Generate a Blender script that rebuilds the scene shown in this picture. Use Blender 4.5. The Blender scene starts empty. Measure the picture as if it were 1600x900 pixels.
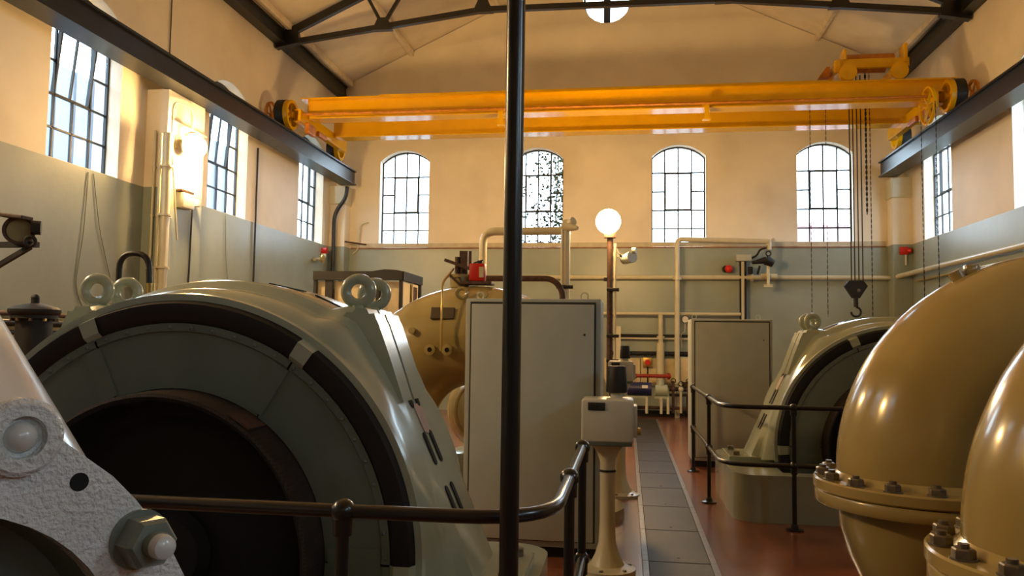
import bpy, bmesh, math, random
from mathutils import Vector, Matrix
random.seed(7)
PI = math.pi
C = bpy.context.scene.collection
SC = bpy.context.scene

# ------------------------------------------------------------------ camera
YAW, PITCH, ROLL, FPX = .1440, .0664, .0135, 1241.0
cd = bpy.data.cameras.new('camera'); cam = bpy.data.objects.new('camera', cd); C.objects.link(cam)
cd.sensor_width = 36.0; cd.lens = FPX / 1600 * 36.0; cd.clip_start = .02; cd.clip_end = 300
fw = Vector((-math.sin(YAW)*math.cos(PITCH), math.cos(YAW)*math.cos(PITCH), math.sin(PITCH)))
r0 = Vector((math.cos(YAW), math.sin(YAW), 0)); u0 = r0.cross(fw)
rr = math.cos(ROLL)*r0 + math.sin(ROLL)*u0; uu = -math.sin(ROLL)*r0 + math.cos(ROLL)*u0
cam.matrix_world = Matrix(((rr.x, uu.x, -fw.x, 0), (rr.y, uu.y, -fw.y, 0), (rr.z, uu.z, -fw.z, 1.6), (0, 0, 0, 1)))
SC.camera = cam

# ------------------------------------------------------------------ world, view
W = bpy.data.worlds.new('overcast_sky'); SC.world = W; W.use_nodes = True
bg = W.node_tree.nodes['Background']; bg.inputs[0].default_value = (.70, .86, 1.0, 1); bg.inputs[1].default_value = 11.0
SC.view_settings.view_transform = 'Standard'; SC.view_settings.look = 'None'
SC.view_settings.gamma = 1; SC.view_settings.use_curve_mapping = False
SC.view_settings.exposure = 0.35
LAMP_A, LAMP_B, LAMP_D = 215.0, 400.0, 480.0          # radiance of the three sodium lamps
SODIUM = (1.0, .61, .23)
try:
    SC.cycles.max_bounces = 8; SC.cycles.diffuse_bounces = 4; SC.cycles.glossy_bounces = 4
    SC.cycles.transparent_max_bounces = 12; SC.cycles.caustics_reflective = False; SC.cycles.caustics_refractive = False
    SC.cycles.sample_clamp_indirect = 6.0
    SC.cycles.use_denoising = True
except Exception:
    pass

# ------------------------------------------------------------------ materials
def lin(c):
    return tuple(((v/255)/12.92 if v/255 <= .04045 else ((v/255+.055)/1.055)**2.4) for v in c)
MATS = {}
def mat(name, col, rough=.5, metal=0, var=.12, scale=6, bump=0, bscale=60, coat=0, spec=.5, dirt=None, dirt_amt=.4):
    m = bpy.data.materials.new(name); m.use_nodes = True; nt = m.node_tree; N = nt.nodes; L = nt.links
    b = N['Principled BSDF']; c = lin(col)
    b.inputs['Roughness'].default_value = rough; b.inputs['Metallic'].default_value = metal
    b.inputs['Coat Weight'].default_value = coat; b.inputs['Coat Roughness'].default_value = .12
    b.inputs['Specular IOR Level'].default_value = spec
    tc = N.new('ShaderNodeTexCoord'); no = N.new('ShaderNodeTexNoise'); no.inputs['Scale'].default_value = scale
    no.inputs['Detail'].default_value = 5; L.new(tc.outputs['Object'], no.inputs['Vector'])
    ra = N.new('ShaderNodeValToRGB'); ra.color_ramp.elements[0].position = .3; ra.color_ramp.elements[1].position = .7
    lo = tuple(v*(1-var) for v in c); hi = tuple(min(1, v*(1+var)) for v in c)
    ra.color_ramp.elements[0].color = (*lo, 1); ra.color_ramp.elements[1].color = (*hi, 1)
    L.new(no.outputs['Fac'], ra.inputs[0]); out = ra.outputs[0]
    if dirt:
        n2 = N.new('ShaderNodeTexNoise'); n2.inputs['Scale'].default_value = scale*.45; n2.inputs['Detail'].default_value = 8
        L.new(tc.outputs['Object'], n2.inputs['Vector'])
        r2 = N.new('ShaderNodeValToRGB'); r2.color_ramp.elements[0].position = .5; r2.color_ramp.elements[1].position = .75
        r2.color_ramp.elements[1].color = (dirt_amt,)*3 + (1,)
        L.new(n2.outputs['Fac'], r2.inputs[0])
        mx = N.new('ShaderNodeMixRGB'); L.new(r2.outputs[0], mx.inputs[0]); L.new(out, mx.inputs[1])
        mx.inputs[2].default_value = (*lin(dirt), 1); out = mx.outputs[0]
    L.new(out, b.inputs['Base Color'])
    if bump:
        n3 = N.new('ShaderNodeTexNoise'); n3.inputs['Scale'].default_value = bscale; n3.inputs['Detail'].default_value = 3
        L.new(tc.outputs['Object'], n3.inputs['Vector'])
        bp = N.new('ShaderNodeBump'); bp.inputs['Strength'].default_value = bump; bp.inputs['Distance'].default_value = .01
        L.new(n3.outputs['Fac'], bp.inputs['Height']); L.new(bp.outputs[0], b.inputs['Normal'])
    MATS[name] = m; return m

def wall_mat(name, up, low, z, low_rough=.35):
    m = mat(name, up, .55, var=.06, scale=1.2, bump=.25, bscale=9, dirt=(165, 140, 105), dirt_amt=.35)
    nt = m.node_tree; N = nt.nodes; L = nt.links; b = N['Principled BSDF']
    src = b.inputs['Base Color'].links[0].from_socket
    tc = N.new('ShaderNodeTexCoord'); sp = N.new('ShaderNodeSeparateXYZ'); L.new(tc.outputs['Object'], sp.inputs[0])
    mt = N.new('ShaderNodeMath'); mt.operation = 'GREATER_THAN'; mt.inputs[1].default_value = z; L.new(sp.outputs['Z'], mt.inputs[0])
    no = N.new('ShaderNodeTexNoise'); no.inputs['Scale'].default_value = .8; no.inputs['Detail'].default_value = 7; L.new(tc.outputs['Object'], no.inputs['Vector'])
    ra = N.new('ShaderNodeValToRGB'); ra.color_ramp.elements[0].position = .35; ra.color_ramp.elements[1].position = .68
    c = lin(low); ra.color_ramp.elements[0].color = (*[v*.85 for v in c], 1); ra.color_ramp.elements[1].color = (*[v*1.1 for v in c], 1)
    L.new(no.outputs['Fac'], ra.inputs[0])
    mx = N.new('ShaderNodeMixRGB'); L.new(mt.outputs[0], mx.inputs[0]); L.new(ra.outputs[0], mx.inputs[1]); L.new(src, mx.inputs[2])
    L.new(mx.outputs[0], b.inputs['Base Color'])
    mr = N.new('ShaderNodeMapRange'); mr.inputs[3].default_value = low_rough; mr.inputs[4].default_value = .6
    L.new(mt.outputs[0], mr.inputs[0]); L.new(mr.outputs[0], b.inputs['Roughness'])
    return m

def emit_mat(name, col, s):
    m = bpy.data.materials.new(name); m.use_nodes = True; nt = m.node_tree; N = nt.nodes
    N.remove(N['Principled BSDF']); e = N.new('ShaderNodeEmission'); e.inputs[0].default_value = (*col, 1); e.inputs[1].default_value = s
    nt.links.new(e.outputs[0], N['Material Output'].inputs[0]); return m

def glass_mat(name):
    m = bpy.data.materials.new(name); m.use_nodes = True; nt = m.node_tree; N = nt.nodes
    N.remove(N['Principled BSDF']); t = N.new('ShaderNodeBsdfTransparent'); t.inputs[0].default_value = (.93, .96, .97, 1)
    g = N.new('ShaderNodeBsdfGlossy'); g.inputs['Roughness'].default_value = .05
    x = N.new('ShaderNodeMixShader'); x.inputs[0].default_value = .06
    nt.links.new(t.outputs[0], x.inputs[1]); nt.links.new(g.outputs[0], x.inputs[2]); nt.links.new(x.outputs[0], N['Material Output'].inputs[0])
    return m

DADO = 3.74
M_wall = wall_mat('wall_paint', (236, 226, 205), (152, 162, 152), DADO)
M_pil = M_wall
M_ceiling = mat('ceiling_boards', (226, 214, 188), .7, var=.07, scale=2, bump=.3, bscale=5, dirt=(150, 120, 85), dirt_amt=.3)
M_purlin = mat('purlin_paint', (225, 212, 185), .6)
M_floor = mat('red_floor_paint', (130, 76, 52), .26, var=.22, scale=2.2, bump=.15, bscale=8, coat=.35, dirt=(92, 62, 52), dirt_amt=.6)
M_concrete = mat('grey_concrete', (120, 118, 110), .7, var=.2, bump=.3, bscale=30)
M_pit = mat('pit_concrete', (60, 56, 52), .8)
M_black = mat('black_gloss_paint', (18, 19, 22), .28, var=.25, scale=12, coat=.3)
M_blackm = mat('black_matt', (14, 13, 13), .6)
M_steel = mat('dark_rail_steel', (20, 22, 23), .36, var=.3, scale=5, bump=.15, bscale=25, spec=.35, dirt=(30, 28, 27))
M_truss = mat('truss_black_paint', (24, 24, 27), .4, var=.2)
M_yellow = mat('crane_yellow_paint', (224, 172, 10), .15, var=.06, scale=3)
M_yellow2 = mat('worn_yellow_paint', (190, 118, 14), .5, var=.25, scale=9, dirt=(80, 50, 20))
M_gen = mat('sage_gloss_paint', (162, 170, 150), .24, var=.05, scale=4, bump=.06, bscale=14, coat=.5)
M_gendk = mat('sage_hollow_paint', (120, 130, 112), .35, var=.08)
M_shield = mat('shield_grey_green', (98, 108, 98), .42, var=.12, scale=4)
M_mesh = mat('perforated_brown_mesh', (17, 14, 13), .65, var=.2)
M_brown = mat('brown_shroud', (48, 35, 28), .5, var=.25, scale=14)
M_dark = mat('dark_interior', (10, 9, 9), .8)  # near-black: shade inside openings, slots and holes put into the colour
M_pipe = mat('ochre_gloss_paint', (168, 149, 92), .2, var=.05, scale=3, bump=.05, bscale=10, coat=.6)
M_cream = mat('cream_pipe_paint', (200, 194, 165), .35, var=.06, coat=.2)
M_bolt = mat('worn_bolt_steel', (120, 112, 98), .4, metal=.5, var=.3, scale=30)
M_cast = mat('rough_grey_casting_paint', (226, 228, 224), .16, var=.08, scale=8, bump=1.0, bscale=100, coat=.5)
M_castsm = mat('smooth_grey_casting_paint', (214, 214, 208), .24, var=.06, bump=.12, bscale=35, coat=.4)
M_hexnut = mat('grey_green_nut_paint', (120, 128, 118), .35, var=.15, coat=.2)
M_cab = mat('cabinet_grey_paint', (176, 182, 174), .42, var=.04)
M_cabdk = mat('cabinet_seam', (52, 52, 48), .6)
M_act = mat('actuator_grey_paint', (192, 192, 178), .38, var=.06)
M_red = mat('red_paint', (200, 32, 18), .4, var=.1)
M_redpipe = mat('red_pipe_paint', (150, 40, 28), .4)
M_blue = mat('blue_motor_paint', (30, 36, 88), .4, var=.2)
M_white = mat('white_plastic', (225, 222, 210), .4, var=.04)
M_label = mat('pale_label', (200, 190, 150), .5)
M_rust = mat('rusty_iron', (74, 50, 38), .6, var=.35, scale=25, bump=.3, bscale=60)
M_rubber = mat('black_rubber', (16, 15, 16), .45)
M_plate = mat('chequer_steel', (52, 46, 38), .42, var=.3, scale=3, bump=.45, bscale=120, spec=.18, dirt=(55, 50, 46))
M_kerb = mat('worn_kerb_metal', (108, 98, 86), .4, metal=.3, var=.25, scale=15)
M_frame = mat('window_frame_black', (34, 36, 40), .5)
M_glass = glass_mat('window_glass')
M_pinkpatch = mat('bare_primer', (186, 160, 146), .5, var=.1)
M_wood = mat('cream_board', (206, 190, 150), .6)
M_plated = mat('brass_fitting', (190, 160, 90), .3, metal=.6)
M_cladding = mat('pale_cladding', (104, 110, 120), .6, var=.04)
M_brick = mat('glare_paled_brick', (236, 176, 178), .8, var=.1)  # brick red paled to pink, sky glare put into the colour
M_leaf = mat('ivy_leaf', (46, 58, 34), .6, var=.3)
M_nameplate = mat('bronze_nameplate', (92, 80, 62), .4, metal=.3)
def mesh_perf(m, sc):
    nt = m.node_tree; N = nt.nodes; L = nt.links; b = N['Principled BSDF']
    src = b.inputs['Base Color'].links[0].from_socket
    tc = N.new('ShaderNodeTexCoord'); v = N.new('ShaderNodeTexVoronoi'); v.inputs['Scale'].default_value = sc; v.inputs['Randomness'].default_value = 0
    L.new(tc.outputs['Object'], v.inputs['Vector'])
    r = N.new('ShaderNodeValToRGB'); r.color_ramp.elements[0].position = .3; r.color_ramp.elements[1].position = .38
    r.color_ramp.elements[0].color = (.15, .15, .15, 1); r.color_ramp.elements[1].color = (1.0, .95, .9, 1); L.new(v.outputs['Distance'], r.inputs[0])
    mx = N.new('ShaderNodeMixRGB'); mx.blend_type = 'MULTIPLY'; mx.inputs[0].default_value = 1; L.new(src, mx.inputs[1]); L.new(r.outputs[0], mx.inputs[2])
    L.new(mx.outputs[0], b.inputs['Base Color'])
mesh_perf(M_mesh, 75); mesh_perf(M_brown, 60)

# ------------------------------------------------------------------ helpers
def V(*a): return Vector(a)
def basis(axis):
    a = Vector(axis).normalized(); h = Vector((0, 0, 1)) if abs(a.z) < .9 else Vector((1, 0, 0))
    x = h.cross(a).normalized(); return x, a.cross(x), a
def box(bm, c, s, bev=0, rot=None, seg=2):
    g = bmesh.ops.create_cube(bm, size=1)
    M = Matrix.Translation(c) @ (rot.to_4x4() if rot else Matrix()) @ Matrix.Diagonal((*s, 1))
    bmesh.ops.transform(bm, matrix=M, verts=g['verts'])
    if bev:
        es = list({e for v in g['verts'] for e in v.link_edges})
        bmesh.ops.bevel(bm, geom=es, offset=bev, segments=seg, affect='EDGES', profile=.5)
def bar(bm, p0, p1, w, h, up=(0, 0, 1)):
    p0, p1 = Vector(p0), Vector(p1); d = (p1-p0); L = d.length; d.normalize()
    s = d.cross(Vector(up)).normalized(); t = s.cross(d)
    R = Matrix((s, d, t)).transposed(); box(bm, (p0+p1)/2, (w, L, h), rot=R)
def lathe(bm, prof, o=(0, 0, 0), axis=(0, 0, 1), seg=32, cap=True, a0=0, a1=2*PI):
    x, y, a = basis(axis); o = Vector(o); full = abs(a1-a0-2*PI) < 1e-6; n = seg if full else seg+1; rows = []
    for r, h in prof:
        rows.append([bm.verts.new(o + a*h + (x*math.cos(a0+(a1-a0)*i/seg) + y*math.sin(a0+(a1-a0)*i/seg))*r) for i in range(n)])
    for A, B in zip(rows, rows[1:]):
        for i in range(seg):
            j = (i+1) % n
            try: bm.faces.new((A[i], A[j], B[j], B[i]))
            except ValueError: pass
    if cap and full:
        if prof[0][0] > 1e-4: bm.faces.new(rows[0][::-1])
        if prof[-1][0] > 1e-4: bm.faces.new(rows[-1])
    return rows
def cyl(bm, p0, p1, r, seg=20, r2=None):
    p0, p1 = Vector(p0), Vector(p1); d = p1-p0
    lathe(bm, [(r, 0), (r if r2 is None else r2, d.length)], p0, d, seg)
def sphere(bm, c, r, u=20, v=12, sc=(1, 1, 1)):
    g = bmesh.ops.create_uvsphere(bm, u_segments=u, v_segments=v, radius=r)
    bmesh.ops.transform(bm, matrix=Matrix.Translation(c) @ Matrix.Diagonal((*sc, 1)), verts=g['verts'])
def fillet(pts, r, n=6):
    P = [Vector(p) for p in pts]; out = [P[0]]
    for a, b, c in zip(P, P[1:], P[2:]):
        u, v = (a-b), (c-b); k = min(r, u.length*.49, v.length*.49); u.normalize(); v.normalize()
        for i in range(n+1):
            t = i/n; out.append((1-t)**2*(b+u*k) + 2*t*(1-t)*b + t*t*(b+v*k))
    out.append(P[-1]); return out
def sweep(bm, pts, r, seg=12, closed=False, radii=None, cap=True):
    P = [Vector(p) for p in pts]; n = len(P); rows = []
    T = []
    for i in range(n):
        a = P[i-1] if (i or closed) else P[i]; b = P[(i+1) % n] if (i < n-1 or closed) else P[i]
        T.append((b-a).normalized())
    x, y, _ = basis(T[0])
    for i in range(n):
        t = T[i]; x = (x - t*x.dot(t)); x.normalize(); y = t.cross(x); R = radii[i] if radii else r
        rows.append([bm.verts.new(P[i] + (x*math.cos(2*PI*k/seg) + y*math.sin(2*PI*k/seg))*R) for k in range(seg)])
    pairs = list(zip(rows, rows[1:])) + ([(rows[-1], rows[0])] if closed else [])
    for A, B in pairs:
        for k in range(seg):
            j = (k+1) % seg; bm.faces.new((A[k], A[j], B[j], B[k]))
    if cap and not closed: bm.faces.new(rows[0][::-1]); bm.faces.new(rows[-1])
def pipe(bm, pts, r, bend=.12, seg=12): sweep(bm, fillet(pts, bend), r, seg)
def ring(bm, c, axis, R, r, seg=32, s2=12):
    x, y, _ = basis(axis); c = Vector(c)
    sweep(bm, [c + (x*math.cos(2*PI*i/seg) + y*math.sin(2*PI*i/seg))*R for i in range(seg)], r, s2, closed=True)
def prism(bm, poly, o, ux, uy, n, depth, holes=()):
    """2-D polygon (with holes) in the plane o+ux*a+uy*b, pushed by depth along n."""
    o, ux, uy, n = Vector(o), Vector(ux), Vector(uy), Vector(n); es = []; loops = []
    for lp in [poly, *holes]:
        vs = [bm.verts.new(o + ux*a + uy*b) for a, b in lp]; loops.append(vs)
        for i in range(len(vs)): es.append(bm.edges.new((vs[i], vs[(i+1) % len(vs)])))
    if holes: fs = [f for f in bmesh.ops.triangle_fill(bm, edges=es, use_beauty=True)['geom'] if isinstance(f, bmesh.types.BMFace)]
    else: fs = [bm.faces.new(loops[0])]
    if depth:
        g = bmesh.ops.extrude_face_region(bm, geom=fs)
        bmesh.ops.translate(bm, vec=n*depth, verts=[v for v in g['geom'] if isinstance(v, bmesh.types.BMVert)])
def hexa(bm, c, axis, R, h, cham=.12):
    x, y, a = basis(axis); c = Vector(c); rows = []
    for rr_, hh in ((R, 0), (R, h*(1-cham)), (R*.86, h)):
        rows.append([bm.verts.new(c + a*hh + (x*math.cos(PI/3*i) + y*math.sin(PI/3*i))*rr_) for i in range(6)])
    for A, B in zip(rows, rows[1:]):
        for i in range(6): bm.faces.new((A[i], A[(i+1) % 6], B[(i+1) % 6], B[i]))
    bm.faces.new(rows[-1]); bm.faces.new(rows[0][::-1])
def obj(name, bm, m, parent=None, smooth=40, kind=None):
    bmesh.ops.remove_doubles(bm, verts=bm.verts, dist=1e-6)
    bmesh.ops.recalc_face_normals(bm, faces=bm.faces)
    me = bpy.data.meshes.new(name); bm.to_mesh(me); bm.free()
    me.materials.append(m)
    if smooth:
        me.polygons.foreach_set('use_smooth', [True]*len(me.polygons)); me.set_sharp_from_angle(angle=math.radians(smooth))
    o = bpy.data.objects.new(name, me); C.objects.link(o)
    if parent: attach(o, parent)
    if kind: o['kind'] = kind
    return o
def origin(o):      # world position of an object from its parents, before any depsgraph update
    M = Matrix()
    while o: M = Matrix.Translation(o.location) @ M if not o.parent else o.matrix_parent_inverse @ Matrix.Translation(o.location) @ M; o = o.parent
    return M.translation
def attach(o, parent):
    o.parent = parent; o.matrix_parent_inverse = Matrix.Translation(-origin(parent))
def share(o, parent, off, name=None, rotM=None):   # linked copy of a piece, moved by off
    c = o.copy(); C.objects.link(c)
    if parent: attach(c, parent)
    c.location = o.location + Vector(off); return c
def tag(o, label=None, cat=None, group=None, kind=None):
    for k, v in (('label', label), ('category', cat), ('group', group), ('kind', kind)):
        if v: o[k] = v
    return o
def thing(name, label, cat, loc=(0, 0, 0), group=None):
    o = bpy.data.objects.new(name, None); o.empty_display_size = .1; C.objects.link(o); o.location = loc
    return tag(o, label, cat, group)
def single(name, label, cat, bm, m, group=None, smooth=40):
    return tag(obj(name, bm, m, None, smooth), label, cat, group)
def dup(root, off, label, group=None):
    r = root.copy(); C.objects.link(r); r.location = root.location + Vector(off); r['label'] = label
    if group: r['group'] = group
    for ch in list(root.children):
        c = ch.copy(); C.objects.link(c); c.parent = r; c.matrix_parent_inverse = ch.matrix_parent_inverse
        for g in list(ch.children):
            d = g.copy(); C.objects.link(d); d.parent = c; d.matrix_parent_inverse = g.matrix_parent_inverse
    return r
def B(): return bmesh.new()
def pbox(name, c, s, m, parent, bev=0, **k):
    b = B(); box(b, c, s, bev); return obj(name, b, m, parent, **k)
def struct(name, bm, m, smooth=0): return tag(obj(name, bm, m, None, smooth), kind='structure')

XL, XR, YE, YB = -6.9, 5.94, 18.0, -12.0
EAVE, RIDGE, XM = 7.6, 10.62, -.48
def roof_z(x): return EAVE + (RIDGE-EAVE)*(1-abs(x-XM)/(XM-XL if x < XM else XR-XM))

# ------------------------------------------------------------------ window openings
SILL, SPRING, CROWN = 3.74, 5.8, 6.06
def arch_top(u, hw):          # height of the segmental arch at offset u from the window's middle
    s = CROWN-SPRING; R = (hw*hw + s*s)/(2*s); return CROWN - R + math.sqrt(max(0, R*R-u*u))
def opening(c, hw, n=10):
    pts = [(c-hw, SILL), (c+hw, SILL)]
    for i in range(n+1):
        u = hw - 2*hw*i/n; pts.append((c+u, arch_top(u, hw)))
    return pts
END_WIN = [-5.21, -2.05, 1.14, 4.29]; END_HW = .595
LEFT_WIN = [16.53, 12.85, 9.17, 5.49, 1.81]; SIDE_HW = .68
RIGHT_WIN = [16.23, 12.5, 1.46, -2.2, -5.9]  # windows beside and behind the camera are unseen, added to light the casting

# ------------------------------------------------------------------ room shell
GX, GY, GZ = -2.03, 3.4, .63          # left motor: axis and front face
TX, TY = 4.6, 4.6                     # offset of its twin
PITS = [(GX-1.14, GX+1.14, GY-.30, GY+1.15), (GX+TX-1.14, GX+TX+1.14, GY+TY-.30, GY+TY+1.15)]
b = B()
prism(b, [(XL-.4, YB-.4), (XR+.4, YB-.4), (XR+.4, YE+.4), (XL-.4, YE+.4)], (0, 0, 0), (1, 0, 0), (0, 1, 0), (0, 0, -1), .06,
      [[(x0, y0), (x1, y0), (x1, y1), (x0, y1)] for x0, x1, y0, y1 in PITS])
floor = struct('floor', b, M_floor)
for x0, x1, y0, y1 in PITS:
    b = B()
    box(b, ((x0+x1)/2, (y0+y1)/2, -.85), (x1-x0+.2, y1-y0+.2, .1))
    for c, s in ((((x0-.05), (y0+y1)/2, -.43), (.1, y1-y0+.2, .74)), (((x1+.05), (y0+y1)/2, -.43), (.1, y1-y0+.2, .74)),
                 (((x0+x1)/2, y0-.05, -.43), (x1-x0, .1, .74)), (((x0+x1)/2, y1+.05, -.43), (x1-x0, .1, .74))):
        box(b, c, s)
    obj('pit_lining', b, M_pit, floor, 0)
# chequer plates over the trench and the metal kerbs beside them
b = B(); box(b, (.385, 2.5, .004), (.44, .985, .012), .002); first = obj('trench_plate', b, M_plate, floor, 0)
hb = B(); cyl(hb, (.385, 2.12, .009), (.385, 2.12, .0115), .011, 12); h0 = obj('lifting_hole', hb, M_dark, first)  # dark disc on the plate stands in for the hole's shade
for k in range(1, 15):
    p = share(first, floor, (0, k, 0)); c = h0.copy(); C.objects.link(c); c.parent = p
for x, nm in ((.14, 'kerb_strip'), (.63, 'kerb_strip')):
    b = B()
    for y in range(15): box(b, (x, 2.5+y, .006), (.045, .994, .016), .003)
    obj(nm, b, M_kerb, floor, 0, kind='stuff')
b = B(); box(b, (.35, 17.85, .06), (2.6, .2, .12)); obj('plinth', b, M_blackm, floor, 0)

def wall(name, o, ux, n, poly, holes):
    b = B(); prism(b, poly, o, ux, (0, 0, 1), n, .4, holes); return struct(name, b, M_wall)
rnd = [(XM + .55*math.cos(2*PI*i/24), 9.5 + .55*math.sin(2*PI*i/24)) for i in range(24)]
gable = [(XL, 0), (XR, 0), (XR, EAVE), (XM, RIDGE), (XL, EAVE)]
wall_end = wall('wall_end', (0, YE, 0), (1, 0, 0), (0, 1, 0), gable, [opening(c, END_HW) for c in END_WIN] + [rnd])
wall('wall_rear', (0, YB, 0), (1, 0, 0), (0, -1, 0), gable, [])
side = [(YB-.4, 0), (YE+.4, 0), (YE+.4, EAVE), (YB-.4, EAVE)]
wall_left = wall('wall_left', (XL, 0, 0), (0, 1, 0), (-1, 0, 0), side, [opening(c, SIDE_HW) for c in LEFT_WIN])
wall_right = wall('wall_right', (XR, 0, 0), (0, 1, 0), (1, 0, 0), side, [opening(c, SIDE_HW) for c in RIGHT_WIN])
b = B()
for xa in (XL-.4, XR+.4):
    za = roof_z(XL) - .4*.47 if xa < 0 else roof_z(XR) - .4*.47
    prism(b, [(xa, za+.02), (XM, RIDGE+.02), (XM, RIDGE+.2), (xa, za+.2)], (0, YB-.5, 0), (1, 0, 0), (0, 0, 1), (0, 1, 0), YE-YB+1.0)
ceiling = struct('ceiling', b, M_ceiling)
for x in (-6.58, -5.1, -3.0, -1.1, .15, 2.05, 4.15, 5.62):
    b = B(); box(b, (x, (YE+YB)/2, roof_z(x)-.05), (.09, YE-YB-.02, .13), .01); obj('purlin', b, M_purlin, ceiling, 0)
# a thin red-brown paint line and ledge at the top of the end wall's dado
b = B(); box(b, (XM, YE-.012, DADO-.01), (12.0, .024, .03)); o = struct('trim_1', b, mat('dado_line_paint', (140, 100, 78), .6, var=.3))
b = B(); box(b, (XM, YE-.01, DADO+.06), (12.0, .02, .1)); struct('trim_2', b, mat('dado_band_paint', (196, 186, 160), .55, var=.12))
# pilasters under the crane rails (corner ones last)
RAILB = 5.17
k = 3
for x0, x1, yc in ((XL, XL+.34, 10.94), (XL, XL+.34, 3.6), (XR-.34, XR, 10.65), (XR-.34, XR, 3.3)):
    b = B(); box(b, ((x0+x1)/2, yc, RAILB/2), (x1-x0, 1.0, RAILB), .006); struct('trim_%d' % k, b, M_pil); k += 1
for x0, x1 in ((XL, XL+.38), (XR-.38, XR)):
    b = B(); box(b, ((x0+x1)/2, 17.82, RAILB/2), (x1-x0, .36, RAILB), .006)
    pc = struct('trim_%d' % k, b, M_pil); k += 1
    b = B(); box(b, ((x0+x1)/2, 17.8, 4.95), (.44, .44, .44), .02); obj('pad_stone', b, M_cream, pc, 0)

# ------------------------------------------------------------------ windows
wn = [0]
def window(o, ux, n, hw, tilt=0, bw=.025):
    """o: middle of the opening at floor level on the inner wall face; n points outdoors."""
    wn[0] += 1; o, ux, n = Vector(o), Vector(ux), Vector(n); Z = Vector((0, 0, 1))
    w = tag(thing('window_%d' % wn[0], None, None, o), kind='structure')
    d0 = o + n*.19
    def P(u, z, d=0): return d0 + ux*u + Z*z + n*d
    top = [(hw - 2*hw*i/12, ) for i in range(13)]
    outer = [(-hw, SILL), (hw, SILL)] + [(t[0], arch_top(t[0], hw)) for t in top]
    hi = hw-.03; inner = [(-hi, SILL+.03), (hi, SILL+.03)] + [(hi - 2*hi*i/12, arch_top(hi - 2*hi*i/12, hw)-.03) for i in range(13)]
    b = B(); prism(b, outer, d0, ux, Z, n, .04, [inner]); obj('frame', b, M_frame, w, 0)
    b = B(); prism(b, [(-hw, SILL-.03), (hw, SILL-.03), (hw, SILL+.012), (-hw, SILL+.012)], o+n*.02, ux, Z, n, .17); obj('sill', b, M_wall, w, 0)
    cw = 2*hw/4; rows = [SILL+.03, SILL+.44, SILL+.86, SILL+1.29, SILL+1.72]
    zc0, zc1 = rows[2], rows[4]
    def vb(u, z0, z1, par=w, f=P):
        b = B(); c = (f(u, z0)+f(u, z1))/2 + n*.02; R = Matrix((ux, n, Z)).transposed()
        box(b, c, (bw, .03, z1-z0), rot=R); return obj('glazing_bar', b, M_frame, par, 0)
    def hb(u0, u1, z, par=w):
        b = B(); c = P((u0+u1)/2, z) + n*.02; R = Matrix((ux, n, Z)).transposed()
        box(b, c, (u1-u0, .03, bw), rot=R); return obj('glazing_bar', b, M_frame, par, 0)
    for q in (-1, 1): vb(q*cw, SILL+.03, arch_top(cw, hw)-.02)
    vb(0, SILL+.03, zc0); vb(0, zc1, arch_top(0, hw)-.02)
    for i in (1, 2, 4): hb(-hi, hi, rows[i])
    for q in (-1, 1): hb(q*cw if q > 0 else -hi, hi if q > 0 else -cw, rows[3])
    def pane(poly, par):
        b = B(); prism(b, poly, d0+n*.022, ux, Z, n, .004); return obj('pane', b, M_glass, par, 0)
    us = [-hi, -cw, 0, cw, hi]
    for i in range(4):
        for r in range(5):
            if i in (1, 2) and r in (2, 3): continue
            a0, a1, z0 = us[i]+.004, us[i+1]-.004, rows[r]+.004
            if r < 4: poly = [(a0, z0), (a1, z0), (a1, rows[r+1]-.004), (a0, rows[r+1]-.004)]
            else: poly = [(a0, z0), (a1, z0)] + [(a1+(a0-a1)*j/4, arch_top(a1+(a0-a1)*j/4, hw)-.035) for j in range(5)]
            pane(poly, w)
    # opening casement: two lights, pivoted
    b = B(); cs = obj('casement', (lambda b: (prism(b, [(-cw, zc0), (cw, zc0), (cw, zc1), (-cw, zc1)], d0-n*.02, ux, Z, n, .05,
        [[(-cw+.03, zc0+.03), (cw-.03, zc0+.03), (cw-.03, zc1-.03), (-cw+.03, zc1-.03)]]), b)[1])(b), M_frame, w, 0)
    kids = [vb(0, zc0+.03, zc1-.03, cs), pane([(-cw+.03, zc0+.03), (-.008, zc0+.03), (-.008, zc1-.03), (-cw+.03, zc1-.03)], cs),
            pane([(.008, zc0+.03), (cw-.03, zc0+.03), (cw-.03, zc1-.03), (.008, zc1-.03)], cs)]
    if tilt:
        piv = P(0, (zc0+zc1)/2); cs.matrix_parent_inverse = Matrix.Translation(-o) @ Matrix.Translation(piv) @ Matrix.Rotation(tilt, 4, ux) @ Matrix.Translation(-piv)
        for q in kids: q.matrix_parent_inverse = Matrix()
    return w
def portal(c, rot, sx, sy):
    l = bpy.data.lights.new('window_daylight_portal', 'AREA'); l.shape = 'RECTANGLE'; l.size = sx; l.size_y = sy; l.cycles.is_portal = True
    o = bpy.data.objects.new('window_daylight_portal', l); C.objects.link(o); o.location = c; o.rotation_euler = rot
ZM = (SILL+CROWN)/2
for c in END_WIN: window((c, YE, 0), (1, 0, 0), (0, 1, 0), END_HW, 0, .03); portal((c, YE+.41, ZM), (-PI/2, 0, 0), 1.19, 2.34)
for i, c in enumerate(LEFT_WIN): window((XL, c, 0), (0, 1, 0), (-1, 0, 0), SIDE_HW, .10 if i in (1, 2) else 0); portal((XL-.41, c, ZM), (PI/2, 0, -PI/2), 1.36, 2.34)
for c in RIGHT_WIN: window((XR, c, 0), (0, 1, 0), (1, 0, 0), SIDE_HW); portal((XR+.41, c, ZM), (PI/2, 0, PI/2), 1.36, 2.34)
wn[0] += 1
w = tag(thing('window_%d' % wn[0], None, None, (XM, YE, 9.5)), kind='structure')
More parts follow.
